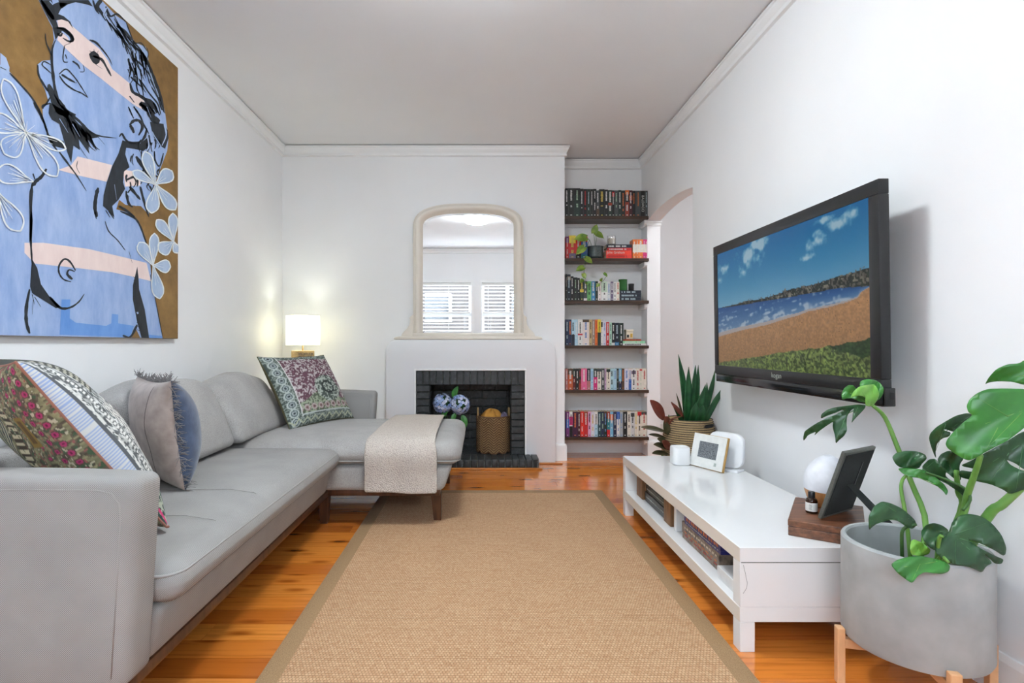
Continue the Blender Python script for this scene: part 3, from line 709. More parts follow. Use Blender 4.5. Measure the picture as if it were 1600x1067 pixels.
# ------------------------------------------------------------------ rug
RX0, RX1, RY0, RY1 = -.684, .843, 1.38, 3.785; bt = .068
rg = thing('sisal_rug', 'woven natural sisal rug with brown tape border on the timber floor', 'rug', ((RX0+RX1)/2, (RY0+RY1)/2, 0))
box('field', (RX0+bt-.004, RX1-bt+.004, RY0+bt-.004, RY1-bt+.004, .001, .009), 'sisal', rg)
for nm, b in (('a', (RX0, RX0+bt, RY0, RY1)), ('b', (RX1-bt, RX1, RY0, RY1)), ('c', (RX0+bt, RX1-bt, RY0, RY0+bt)), ('d', (RX0+bt, RX1-bt, RY1-bt, RY1))):
    box('border', (*b, .001, .0105), 'rug_tape', rg, bevel=.003)

# ------------------------------------------------------------------ TV bench and what is on and in it
BX0, BX1, BY0, BY1, BH = .866, 1.416, 1.81, 3.30, .35
be = thing('tv_bench', 'long low white gloss television bench against the right wall', 'bench', ((BX0+BX1)/2, (BY0+BY1)/2, 0))
def bslab(name, b): return box(name, b, 'white_gloss', be, bevel=.0012, seg=1)
bslab('top', (BX0, BX1, BY0, BY1, BH-.05, BH)); bslab('shelf', (BX0, BX1, BY0, BY1, .10, .15))
bslab('side_panel', (BX0, BX1, BY0, BY0+.05, .1505, .2995)); bslab('side_panel', (BX0, BX1, BY1-.05, BY1, .1505, .2995))
bslab('divider', (BX0+.05, BX1-.01, 2.54, 2.57, .1505, .2995)); bslab('back_panel', (BX1-.012, BX1-.004, BY0+.05, BY1-.05, .1505, .2995))
for x in (BX0, BX1-.05):
    for y in (BY0, BY1-.05): bslab('leg', (x, x+.05, y, y+.05, 0, .0995))
for (z0, z1) in ((BH-.05, BH), (.10, .15)): box('edge_strip', (BX0-.0015, BX0, BY0, BY1, z0+.0015, z1-.0015), 'white_edge', be)
box('joint_line', (BX0+.004, BX1-.004, BY0-.0006, BY0+.001, .2988, .3012), 'gunmetal', be)
MB().tube([(BX0+.011, BY0-.0002, .292), (BX0+.018, BY0-.0002, .262), (BX0+.024, BY0-.0002, .232), (BX0+.022, BY0-.0002, .214), (BX0+.010, BY0-.0002, .196)], .0006, 4).build('scratch', 'gunmetal', be)
# compartments
def carton(name, label, b, mat, cat='box', marks=None, group=None):
    t_ = thing(name, label, cat, (b[0], b[2], b[4]), group=group)
    h = b[5]-b[4]; box('tray', (b[0]+.002, b[1]-.002, b[2]+.002, b[3]-.002, b[4], b[4]+h*.45), mat, t_, bevel=.001, seg=1)
    ld = box('lid', (b[0], b[1], b[2], b[3], b[4]+h*.3, b[5]), mat, t_, bevel=.002, seg=1)
    if marks:
        for mm, n_, hh, zc in marks:
            q = MB(); y0, y1 = b[2]+.02, b[3]-.02; L = (y1-y0)
            for i in range(n_):
                a = y0+L*i/n_; q.box(b[0]-.0008, b[0]+.001, a, a+L/n_*random.uniform(.45, .8), b[4]+h*zc-h*hh/2*random.uniform(.6, 1), b[4]+h*zc+h*hh/2*random.uniform(.6, 1))
            q.build('print', mm, t_)['kind'] = 'stuff'
    return t_
plain('box_dark', S(28,34,36), .3, .3, 30); plain('box_green_black', S(36,46,42), .35, .4, 40); plain('box_blue', S(44,44,120), .35, .25, 30); plain('box_art', S(126,110,96), .4, .6, 44)
plain('print_pale', S(170,178,170), .5); plain('print_orange', S(196,116,70), .5, .3, 50); plain('print_cream', S(214,204,182), .5); plain('print_red', S(168,60,50), .5); plain('print_gold', S(196,160,60), .5); plain('box_white', S(226,226,226), .4)
for i, (y0, y1) in enumerate(((3.06, 3.17), (2.605, 2.70))):
    t_ = thing('wooden_crate', 'small brown wooden crate in the tv bench, %s' % ('left of the dark game boxes' if i == 0 else 'right of the dark game boxes'), 'box', (BX0+.06, y0, .15), group='wooden crates in the tv bench')
    box('side_board', (BX0+.045, BX0+.06, y0, y1, .1505, .283), 'block_wood', t_, bevel=.002); box('end_board', (BX0+.06, BX0+.30, y0, y0+.012, .1505, .283), 'block_wood', t_, bevel=.002)
    box('end_board', (BX0+.06, BX0+.30, y1-.012, y1, .1505, .283), 'block_wood', t_, bevel=.002); box('side_board', (BX0+.30, BX0+.315, y0, y1, .1505, .283), 'block_wood', t_, bevel=.002); box('bottom_board', (BX0+.06, BX0+.30, y0+.012, y1-.012, .1505, .16), 'block_wood', t_)
carton('game_box', 'black flat game box with silver print, bottom of the far pile', (BX0+.055, BX0+.34, 2.715, 3.045, .1505, .205), 'box_dark', 'box', [('print_pale', 14, .16, .55)], 'game boxes in the tv bench')
carton('game_box', 'dark green game box, middle of the far pile in the bench', (BX0+.058, BX0+.34, 2.72, 3.04, .2055, .245), 'box_green_black', 'box', [('print_pale', 22, .14, .5)], 'game boxes in the tv bench')
carton('game_box', 'dark game box on top of the far pile in the bench', (BX0+.062, BX0+.34, 2.722, 3.03, .2455, .276), 'box_dark', 'box', [('print_pale', 18, .14, .5)], 'game boxes in the tv bench')
carton('game_box', 'faded brown picture board game box under the blue one', (BX0+.05, BX0+.36, 2.085, 2.47, .1505, .226), 'box_art', 'box', [('print_cream', 13, .13, .74), ('print_red', 7, .10, .30), ('print_orange', 9, .12, .48)], 'game boxes in the tv bench')
carton('game_box', 'blue board game box with orange print in the bench', (BX0+.045, BX0+.34, 2.06, 2.43, .2265, .272), 'box_blue', 'box', [('print_orange', 13, .34, .6), ('print_pale', 16, .10, .25)], 'game boxes in the tv bench')
wb = carton('white_box', 'white flat box with yellow mark at the near end of the bench', (BX0+.025, BX0+.26, 1.865, 2.045, .1505, .196), 'box_white')
MB().lathe([(0,0),(.018,0),(.018,.0008),(0,.0008)], (BX0+.10, 1.93, .196), 20, cap=False).build('yellow_mark', 'print_gold', wb)

# white jar candle
cx, cy = 1.128, 3.07
cj = thing('candle_jar', 'white candle jar on the bench left of the white photo frame', 'candle', (cx, cy, BH))
def octa(r, z, n=48):
    P = []
    for i in range(n): a = 2*PI*i/n; k = (abs(math.cos(a))**4+abs(math.sin(a))**4)**-.25; P.append((cx+r*k*math.cos(a), cy+r*k*math.sin(a), z))
    return P
rings = [octa(.040, BH+.0005), octa(.046, BH+.004), octa(.0485, BH+.012), octa(.0485, BH+.088), octa(.047, BH+.098), octa(.043, BH+.102), octa(.040, BH+.100), octa(.039, BH+.078)]
MB().grid([r+[r[0]] for r in rings]).build('jar', 'white_ceramic', cj, smooth=True)
MB().lathe([(.0,.0775),(.040,.078),(.040,.0005),(0,.0005)], (cx, cy, BH), 32, cap=False).build('wax', 'cream_wax', cj)

def standing_frame(name, label, BLp, BRp, lean, H, T_, mat_face, mat_edge, z0, inner=None, back='dark_felt', strut_len=.12, flip=1):
    BLp, BRp = Vector((*BLp, z0)), Vector((*BRp, z0)); eu = (BRp-BLp); W = eu.length; eu.normalize()
    nb = Vector((-eu.y, eu.x, 0))*flip               # direction the frame leans towards (its back)
    ev = (Vector((0,0,1))*math.cos(lean)+nb*math.sin(lean)); nf = eu.cross(ev)
    if nf.dot(nb) > 0: nf = -nf                      # outward normal of the front
    th = thing(name, label, 'photo frame', BLp)
    def L(u, v, d): return BLp+eu*u+ev*v-nf*d         # d = depth behind the front
    def slab(nm, u0, u1, v0, v1, d0, d1, mat, par=th, bev=.001):
        vs = [L(u0,v0,d0),L(u1,v0,d0),L(u1,v0,d1),L(u0,v0,d1),L(u0,v1,d0),L(u1,v1,d0),L(u1,v1,d1),L(u0,v1,d1)]
        return MB().add(vs, [(0,3,2,1),(4,5,6,7),(0,1,5,4),(1,2,6,5),(2,3,7,6),(3,0,4,7)]).build(nm, mat, par, bevel=bev, seg=1)
    return th, L, slab, W, nb, nf
# white photo frame with dark speckled print
a, b = U(1076, 727, 3.05), U(1128, 740, 2.845)
th, L, slab, W, nb, nf = standing_frame('photo_frame', 'white photo frame with dark speckled print standing on the bench', (a.x, a.y), (b.x, b.y), .25, .19, .02, 'white_gloss', 'brass', BH+.004)
H = .185
slab('moulding', 0, W, 0, H, .003, .017, 'brass'); slab('mat_board', .002, W-.004, .002, H-.002, .0, .004, 'paper_white'); slab('print', .050, W-.052, .055, H-.042, -.0012, .001, 'speckle', bev=0)
slab('logo', W-.06, W-.045, .022, .04, -.0006, .001, 'print_pale', bev=0); slab('back_board', .006, W-.006, .004, H-.006, .017, .020, 'dark_felt')
q = L(W*.5, H*.62, .021); ft = q+nb*.085; ft.z = BH+.001; ww = (b-a).normalized()*.028; ww.z = 0
MB().add([q-ww*.8, q+ww*.8, q+ww*.8+nb*.004, q-ww*.8+nb*.004, ft-ww*1.3, ft+ww*1.3, ft+ww*1.3+nb*.004, ft-ww*1.3+nb*.004], [(0,3,2,1),(4,5,6,7),(0,1,5,4),(1,2,6,5),(2,3,7,6),(3,0,4,7)]).build('strut', 'dark_felt', th)
# modem: rounded white upright panel on a foot
mp_ = U(1152, 740, 2.92); me_ = U(1179, 744, 2.79)
eu = Vector((.17, -.20, 0)).normalized(); base = Vector((1.318, 2.935, BH)); nb = Vector((-eu.y, eu.x, 0))*1
md = thing('internet_modem', 'white upright internet modem behind the photo frame on the bench', 'modem', base)
def MP(u, v, d): return base+eu*u+Vector((0,0,v))+nb*(d+.10*v)
def rrect(w, h, r, n=8):
    P = []
    for cx_, cz, a0 in ((w/2-r, r, -PI/2), (w/2-r, h-r, 0), (-w/2+r, h-r, PI/2), (-w/2+r, r, PI)):
        for i in range(n+1): P.append((cx_+r*math.cos(a0+PI/2*i/n), cz+r*math.sin(a0+PI/2*i/n)))
    return P
def shell(w, h, r, d0, d1, z0, bul=.006):
    ol = rrect(w, h, r); n = len(ol); rings = []
    for s, d in ((.0, d0-bul), (.86, d0-bul*.8), (.97, d0-.001), (1, d0+.006), (1, d1-.006), (.97, d1), (0, d1)):
        rings.append([MP(x*s, z0+h/2+(z-h/2)*s, d) for x, z in ol]+[MP(ol[0][0]*s, z0+h/2+(ol[0][1]-h/2)*s, d)])
    return MB().grid(rings)
shell(.195, .185, .048, .0, .026, .014).build('panel', 'white_plastic', md, auto=.8)
q = MB()
for s in (-.085, .085): pass
q.add([MP(-.088,.0005,-.035),MP(.088,.0005,-.035),MP(.088,.0005,.045),MP(-.088,.0005,.045),MP(-.088,.012,-.032),MP(.088,.012,-.032),MP(.088,.012,.042),MP(-.088,.012,.042)], [(0,3,2,1),(4,5,6,7),(0,1,5,4),(1,2,6,5),(2,3,7,6),(3,0,4,7)])
q.build('foot', 'white_plastic', md, bevel=.003)
plain('logo_grey', S(196,198,202), .4); q = MB(); uu = -.032
for wd in (.010, .006, .006, .007, .006, .006, .007): q.add([MP(uu,.062,-.0085),MP(uu+wd-.0022,.062,-.0085),MP(uu+wd-.0022,.070,-.0085),MP(uu,.070,-.0085)], [(0,1,2,3)]); uu += wd
q.build('logo', 'logo_grey', md, recalc=False)

# rough wooden box, diffuser, bottle, dark photo frame
A_ = Vector((1.092, 1.925, BH+.0005)); du = Vector((.558, .83, 0)); dv = Vector((.83, -.558, 0))
wbx = thing('wooden_box', 'dark rustic wooden box at the near end of the white bench', 'box', A_)
def WB(u, v, z): return A_+du*u+dv*v+Vector((0,0,z))
def wslab(nm, u0, u1, v0, v1, z0, z1, mat, bev=.003):
    return MB().add([WB(u0,v0,z0),WB(u1,v0,z0),WB(u1,v1,z0),WB(u0,v1,z0),WB(u0,v0,z1),WB(u1,v0,z1),WB(u1,v1,z1),WB(u0,v1,z1)], [(0,3,2,1),(4,5,6,7),(0,1,5,4),(1,2,6,5),(2,3,7,6),(3,0,4,7)]).build(nm, mat, wbx, bevel=bev, seg=2)
wslab('body', 0, .34, 0, .225, 0, .033, 'box_wood'); wslab('lid', -.001, .341, -.001, .226, .034, .057, 'box_wood')
zt_ = BH+.0585
dc = WB(.262, .115, 0)
df_ = thing('aroma_diffuser', 'white domed aroma diffuser with wooden base on the rustic box', 'diffuser', (dc.x, dc.y, zt_))
MB().lathe([(0,0),(.050,0),(.058,.006),(.072,.030),(.080,.056),(.0815,.064),(0,.064)], (dc.x, dc.y, zt_), 40, cap=False).build('base', 'diffuser_wood', df_, auto=.6)
MB().lathe([(.0815,.0645),(.084,.085),(.083,.105),(.077,.130),(.064,.155),(.044,.176),(.022,.191),(.012,.196),(.010,.192),(0,.192)], (dc.x, dc.y, zt_), 48, cap=False).build('dome', 'diffuser_white', df_, smooth=True)
bc = U(1268, 797, 2.00)
bo = thing('oil_bottle', 'small amber oil bottle with black cap on the rustic box', 'bottle', (bc.x, bc.y, zt_))
MB().lathe([(0,0),(.018,0),(.0195,.002),(.0195,.044),(.017,.051),(.010,.056),(.009,.060),(0,.060)], (bc.x, bc.y, zt_), 28, cap=False).build('glass', 'amber_glass', bo, auto=.7)
MB().lathe([(0,.056),(.0115,.056),(.0115,.076),(.010,.078),(0,.078)], (bc.x, bc.y, zt_), 28, cap=False).build('cap', 'black_plastic', bo, auto=.7)
MB().lathe([(.0197,.008),(.0199,.009),(.0199,.038),(.0197,.039)], (bc.x, bc.y, zt_), 28, cap=False).build('label', 'paper_white', bo, auto=.7)
q = MB()
for i in range(5):
    a0, a1 = -2.3-.28+random.uniform(0, .1), -2.3+.3-random.uniform(0, .2); z = .031-.004*i; r = .0202
    q.grid([[(bc.x+r*math.cos(a0+(a1-a0)*k/5), bc.y+r*math.sin(a0+(a1-a0)*k/5), zt_+z+dz) for dz in (0, .0014)] for k in range(6)])
q.build('label_print', 'gunmetal', bo)
a, b = U(1277, 811, 1.925), U(1330, 794, 2.045)
th, L, slab, W, nb, nf = standing_frame('photo_frame', 'dark photo frame seen from behind with its strut open', (a.x, a.y), (b.x, b.y), .31, .25, .02, 'gunmetal', 'gunmetal', zt_+.006, flip=-1)
W = .215; H = .262
slab('moulding', 0, W, 0, H, 0, .013, 'gunmetal', bev=.002); slab('back_board', .012, W-.012, .012, H-.012, .0125, .0165, 'dark_felt'); slab('glass', .015, W-.015, .015, H-.015, -.001, .001, 'black_gloss', bev=0)
slab('clip_track', W-.075, W-.070, .12, H-.05, .016, .019, 'black_plastic', bev=0)
q = L(W*.5, H*.48, .017); ft = q+nb*.115+(b-a).normalized()*.02; ft.z = BH+.060; ww = (b-a).normalized()*.022; ww.z = 0
MB().add([q-ww, q+ww, q+ww+nb*.005, q-ww+nb*.005, ft-ww*1.25, ft+ww*1.25, ft+ww*1.25+nb*.005, ft-ww*1.25+nb*.005], [(0,3,2,1),(4,5,6,7),(0,1,5,4),(1,2,6,5),(2,3,7,6),(3,0,4,7)]).build('strut', 'dark_felt', th, bevel=.001)

# ------------------------------------------------------------------ television
TY0, TY1, TZ0, TZ1, TX = 1.862, 3.190, .814, 1.602, 1.380
tv = thing('television', 'black flat television on the right wall showing a beach', 'television', (TX, (TY0+TY1)/2, TZ0), (0, 0, 0))
tv.rotation_euler = (0, -.014, 0)
o0 = tv.location
def tb(nm, x0, x1, y0, y1, z0, z1, mat, bev=.003, par=None): return box(nm, (x0-o0.x, x1-o0.x, y0-o0.y, y1-o0.y, z0-o0.z, z1-o0.z), mat, par or tv, bevel=bev, local=True)
BZ0 = TZ0+.095; bz = .052
tb('bezel', TX-.002, TX+.035, TY0, TY1, TZ1-bz, TZ1, 'black_plastic'); tb('bezel', TX-.002, TX+.035, TY0, TY0+bz, BZ0, TZ1-bz, 'black_plastic'); tb('bezel', TX-.002, TX+.035, TY1-bz, TY1, BZ0, TZ1-bz, 'black_plastic')
lw = tb('bezel', TX-.002, TX+.035, TY0, TY1, TZ0+.045, BZ0, 'black_plastic'); tb('speaker_bar', TX+.004, TX+.050, TY0+.004, TY1-.004, TZ0, TZ0+.045, 'black_gloss')
tb('back_cover', TX+.035, TX+.075, TY0+.06, TY1-.06, TZ0+.06, TZ1-.06, 'black_plastic', .01); tb('side_port', TX+.006, TX+.042, TY0-.008, TY0, TZ0+.002, TZ0+.066, 'black_plastic')
tb('socket', TX+.022, TX+.036, TY0-.0092, TY0-.007, TZ0+.026, TZ0+.05, 'gasket_black', 0)
tb('wall_bracket', TX+.075, 1.500, TY0+.35, TY1-.35, TZ0+.2, TZ1-.22, 'black_plastic', .004)
vs, fs = text_mb('kogan', .036)
ly = U(1214, 592, 1).x; yl = TX/((1214-VPX)/FPX)
MB().add([(-.0026, -(x)+yl-o0.y, y_+TZ0+.070-o0.z) for x, y_, _ in vs], fs).build('logo', 'print_pale', lw, local=True)
# beach picture on the screen as point colours
sy0, sy1, sz0, sz1 = TY0+bz, TY1-bz, BZ0, TZ1-bz; NU, NV = 360, 210
P = [[(.0005, sy1+(sy0-sy1)*i/NU-o0.y, sz1+(sz0-sz1)*j/NV-o0.z) for j in range(NV+1)] for i in range(NU+1)]
scn = MB().grid(P).build('screen', None, tv, local=True)
u, v = [a.ravel() for a in np.meshgrid(np.linspace(0, 1, NU+1), np.linspace(0, 1, NV+1), indexing='ij')]
ua, va = u*1.72, v
f1 = vn(ua, va, 18, 1); f2 = vn(ua, va, 45, 2); f3 = vn(ua, va, 90, 3); f4 = vn(ua, va, 7, 4); f6 = vn(ua, (va+.10*ua)*4.5, 15, 6)
fb_ = .5*f4+.3*f1+.2*f2
mixc = lambda a, b, t: np.array(a)+(np.array(b)-np.array(a))*np.clip(t, 0, 1)[:, None]
c = mixc((0, 84, 132), (92, 136, 160), (v/.49)**1.3)
cloud = np.zeros_like(u)
for cu, cv_, ru, rv in ((.30,.10,.10,.07), (.38,.05,.07,.05), (.08,.15,.05,.05), (.02,.24,.03,.03), (.245,.22,.035,.035), (.76,.155,.04,.04), (.87,.09,.045,.035), (.78,.03,.05,.02), (.69,.24,.04,.022), (.93,.05,.03,.03)):
    cloud = np.maximum(cloud, 1-np.sqrt(((u-cu)/ru)**2+((v-cv_)/rv)**2)*.62-2.0*(.40*vn(ua,va,10,11)+.32*vn(ua,va,22,12)+.18*vn(ua,va,44,13)+.10*f3-.40))
c = np.where((cloud > 0)[:, None], mixc((0, 0, 0), (168, 182, 190), np.clip(.55+cloud*1.3, 0, 1))*.0+c+(np.array([172, 180, 184])-c)*np.clip(cloud*1.3, 0, .74)[:, None], c)
land_top = np.interp(u, [0, .1, .294, .40, .525, .56, .70, .837, .9, 1], [.487, .478, .460, .462, .447, .432, .425, .408, .40, .386])-.010*(f2-.5)-.012*(f3 > .75)*(u > .2)
land_bot = np.interp(u, [0, .294, .525, .72, .86, 1], [.487, .486, .484, .479, .474, .490])
shore = np.interp(u, [0, .2, .45, .72, .90, .95, .965, 1], [.744, .70, .661, .593, .566, .545, .515, .492])+.006*(f1-.5)
sea = (v > land_bot-.002) & (v < shore)
dep = (v-.486)/np.maximum(shore-.486, .01)
cs = mixc((18, 62, 112), (84, 112, 140), dep*1.05); foam = np.clip((f6*.6+.4*f2+.42*dep-.74)*4, 0, 1); cs = cs+(np.array([146, 156, 166])-cs)*foam[:, None]*.8; cs[(dep > .86)] = (138, 130, 128)
c[sea] = cs[sea]
sand = v >= shore; sc_ = mixc((150, 112, 76), (126, 94, 62), (v-.5)*2.4)*(.86+.26*f3)[:, None]; sc_[(f3 > .9) & (f1 > .5)] = (92, 68, 46); c[sand] = sc_[sand]
land = (v > land_top) & (v < land_bot) ; lc = np.where((f3 > .55)[:, None], np.array([92, 88, 76]), np.array([30, 36, 26]))*(.55+.7*f2)[:, None]; lc[(u < .5)] *= .8; c[land] = lc[land]
gt = np.interp(u, [0, .36, .6, .84, 1], [.975, .907, .856, .818, .778])+.014*(f1-.5)
gr_ = v > gt; gc = np.where((f3 > .5)[:, None], np.array([92, 106, 54]), np.array([50, 64, 32]))*(.7+.6*f2)[:, None]; c[gr_] = gc[gr_]
bush = gr_ & (u > .80) & (v < gt+.085*np.clip((u-.80)*7, 0, 1)+.03*(f1-.5)); c[bush] = (np.array([34, 52, 24])*(.6+.8*f3)[:, None])[bush]
set_cols(scn, lin(np.clip(c, 0, 255))); attr_mat('screen_picture', .22, emit=.48); scn.data.materials.clear(); scn.data.materials.append(MATS['screen_picture'])

# ------------------------------------------------------------------ table lamp in the corner
lx, ly = -1.485, 4.50
st_ = thing('side_table', 'small wooden lamp table tucked behind the far end of the sofa', 'table', (lx, ly, 0))
box('top', (lx-.17, lx+.17, ly-.2, ly+.2, .53, .55), 'sofa_wood', st_, bevel=.003)
for a in (-1, 1):
    for b in (-1, 1): box('leg', (lx+a*.14-.015, lx+a*.14+.015, ly+b*.17-.015, ly+b*.17+.015, 0, .53), 'sofa_wood', st_)
la = thing('table_lamp', 'table lamp with square white shade and wooden block base in the corner', 'lamp', (lx, ly, .55), (0, 0, .62))
def lb(nm, s, z0, z1, mat, bev=.003): return MB().box(-s, s, -s, s, z0-.55, z1-.55).build(nm, mat, la, bevel=bev, local=True)
lb('block_base', .074, .551, .978, 'lamp_wood'); 
for k in range(2):
    q = MB()
    for i in range(14): a = -.058+i*.0085; q.box(a, a+random.uniform(.003, .006), -.0752, -.0735, (.945 if k == 0 else .925)-.55, (.957 if k == 0 else .938)-.55)
    q.build('stamp', 'fringe_dark', la, local=True)
MB().lathe([(.006, .978-.55), (.006, 1.09-.55)], (0,0,0), 10).build('rod', 'brass', la, local=True)
s = .108; z0, z1 = 1.022-.55, 1.272-.55; sh = MB()
for (a, b) in (((-s,-s),(s,-s)), ((s,-s),(s,s)), ((s,s),(-s,s)), ((-s,s),(-s,-s))): sh.add([(a[0],a[1],z0),(b[0],b[1],z0),(b[0],b[1],z1),(a[0],a[1],z1)], [(0,1,2,3)])
shd = sh.build('shade', 'lamp_shade', la, local=True)
q = MB()
for z in (z0, z1): q.tube([(-s,-s,z),(s,-s,z),(s,s,z),(-s,s,z)], .003, 5, True)
q.build('shade_rim', 'paper_white', shd, local=True)
MB().lathe([(.0,.0),(.02,.005),(.030,.03),(.028,.05),(.012,.075),(0,.078)], (0,0,1.10-.55), 16, cap=False).build('bulb', 'bulb_glow', la, smooth=True, local=True)

# ------------------------------------------------------------------ painting on the left wall
CX = -1.735; PY0, PY1, PZ0, PZ1 = 1.72, 3.095, 1.062, 2.612
pa = thing('canvas_painting', 'large painting of a blue figure with black brushwork on gold', 'painting', (XL+.015, (PY0+PY1)/2, PZ0))
box('canvas', (XL+.002, CX, PY0, PY1, PZ0, PZ1), 'gold_paint', pa, bevel=.002, seg=1)
def cpx(px, py):                                      # photo pixel -> canvas (y, z), kept on the canvas
    y = FPX*-CX/(VPX-px); return y, CH-(py-VPY)*y/FPX
ZMAP = {'A': (50, 0, .16866), 'B': (50, 160, .16866), 'C': (0, 60, .2996), 'D': (20, 330, .1968), 'P': (0, 0, 1.0)}
def zp(k, p): a, b, s = ZMAP[k]; return (a+p[0]*s, b+p[1]*s)
def clampc(y, z): return min(max(y, PY0+.001), PY1-.001), min(max(z, PZ0+.001), PZ1-.001)
class Layer:
    def __init__(s, d): s.m = MB(); s.x = CX+d
    def poly(s, k, pts):
        q = [clampc(*cpx(*zp(k, p))) for p in pts]; n = len(q); s.m.add([(s.x, y, z) for y, z in q], [tuple(range(n))]); return s
    def stroke(s, k, pts, w0, w1=None, mid=None):     # brush stroke with swelling width (in that view's pixels)
        w1 = w0*.4 if w1 is None else w1; P = [Vector(p) for p in pts]
        if len(P) > 2:                                # Catmull-Rom refinement
            Q = []
            for i in range(len(P)-1):
                a, b, c, d = P[max(i-1, 0)], P[i], P[i+1], P[min(i+2, len(P)-1)]
                for t in (0, .25, .5, .75): Q.append(.5*((2*b)+(c-a)*t+(2*a-5*b+4*c-d)*t*t+(3*b-a-3*c+d)*t**3))
            P = Q+[P[-1]]
        L, R = [], []; n = len(P)
        for i, p in enumerate(P):
            d = P[min(i+1, n-1)]-P[max(i-1, 0)]; d = d.normalized() if d.length else Vector((1, 0)); nn = Vector((-d.y, d.x)); t = i/(n-1)
            w = (w0+(w1-w0)*t)*(.35+.65*min(1, 5*t+.2, 5*(1-t)+.2))/2*random.uniform(.8, 1.2)
            L.append(clampc(*cpx(*zp(k, p+nn*w)))); R.append(clampc(*cpx(*zp(k, p-nn*w))))
        vs = [(s.x, *q) for q in L]+[(s.x, *q) for q in R]; s.m.add(vs, [(i, i+1, i+1+n, i+n) for i in range(n-1)]); return s
    def done(s, nm, mat):
        o = s.m.build(nm, mat, pa, recalc=False)
        me = o.data; bm = bmesh.new(); bm.from_mesh(me); bmesh.ops.triangulate(bm, faces=bm.faces, ngon_method='EAR_CLIP')
        for f in bm.faces:
            if f.normal.x < 0: f.normal_flip()
        bm.to_mesh(me); bm.free(); return o
A_pts = lambda L_: [zp('A', p) for p in L_]
fig = Layer(.0006)
fig.poly('P', [(58,-8),(60,0),(72,25),(82,44),(84,62),(79,81),(78,94),(66,95),(58,101),(60,121),(70,140),(75,157),(66,169),(67,182),(72,198),(64,180),(51,156),(30,129),(14,111),(0,101),(-60,80),(-110,150),(-110,524),
               (0,524),(140,527),(205,529),(212,513),(219,529),(254,530),(242,468),(236.5,436),(234.5,409),(227,373),(213,342),(200,332),(181.5,327),(186,312),(196,320),(220,322),(232,335),(238,300),(246,275),(252,259),(261,236),(263,216),(258,177),(254,158),(244,130),(232,99.5),(231,84),(227,73),(210,66),(197,35),(181,24),(158,0),(130,-24),(80,-30)])
fig.done('figure', 'paint_blue')
l = Layer(.0010)
l.poly('D', [(385,700),(455,700),(450,850),(500,885),(740,910),(780,890),(785,815),(835,820),(835,890),(960,910),(930,1000),(370,980)]); l.done('deep_wash', 'paint_deep_blue'); l = Layer(.0010)
l.poly('D', [(1080,980),(1180,990),(1190,1012),(1085,1010)]); l.done('deep_wash', 'paint_deep_blue')
l = Layer(.0012)
l.poly('C', [(0,75),(30,100),(48,150),(45,195),(0,170)])
l.done('pale_wash', 'paint_hair_blue')
l = Layer(.0014)
l.poly('A', [(230,190),(290,170),(340,210),(380,250),(450,310),(530,380),(620,450),(700,560),(740,640),(900,770),(920,850),(1000,880),(1050,960),(1030,1020),(940,970),(800,860),(640,730),(480,610),(320,460),(230,370),(250,300)]); l.done('pink_band', 'paint_pink'); l = Layer(.0014)
l.poly('B', [(420,500),(740,580),(690,735),(440,680),(240,625),(360,580)]); l.done('pink_band', 'paint_pink'); l = Layer(.0014); l.poly('B', [(840,620),(1000,650),(1000,770),(860,780)]); l.done('pink_band', 'paint_pink'); l = Layer(.0014)
l.poly('D', [(90,250),(240,250),(600,300),(900,370),(1060,410),(1095,555),(930,515),(790,485),(500,450),(170,415),(90,330)])
l.done('pink_band', 'paint_pink')
l = Layer(.0018)
l.poly('A', [(60,0),(180,0),(190,40),(240,20),(330,30),(270,70),(240,130),(290,150),(350,200),(380,270),(330,200),(270,180),(220,190),(240,250),(310,270),(370,330),(385,370),(350,400),(330,350),(280,290),(240,330),(215,370),(205,320),(185,240),(130,140)])
l.poly('A', [(240,0),(520,0),(560,60),(500,40),(400,20),(330,40),(270,80),(255,60)])
l.poly('A', [(525,500),(545,480),(570,470),(610,500),(630,540),(620,580),(590,600),(560,580),(535,540)])
l.poly('B', [(835,350),(890,370),(1000,380),(1060,330),(1110,380),(1030,450),(940,430),(870,420),(860,480),(900,600),(850,640),(840,740),(860,800),(800,900),(740,960),(760,1067),(700,1000),(655,960),(660,860),(690,740),(740,590),(800,470)])
l.poly('B', [(1090,180),(1220,200),(1255,260),(1262,330),(1230,430),(1180,400),(1130,330),(1110,270)])
l.poly('B', [(160,0),(270,60),(350,110),(430,200),(520,262),(620,322),(545,335),(600,450),(500,330),(530,480),(430,340),(440,440),(380,400),(360,560),(320,450),(300,380),(250,200),(180,160),(150,100)])
l.poly('B', [(130,290),(200,320),(290,360),(300,430),(220,410),(160,370)])
l.poly('D', [(150,380),(190,450),(220,580),(290,680),(380,760),(340,770),(230,700),(150,650),(135,600),(140,500)])
l.poly('D', [(985,440),(995,520),(1000,620),(1045,780),(1080,1010),(1020,1005),(985,880),(950,700),(950,590)])
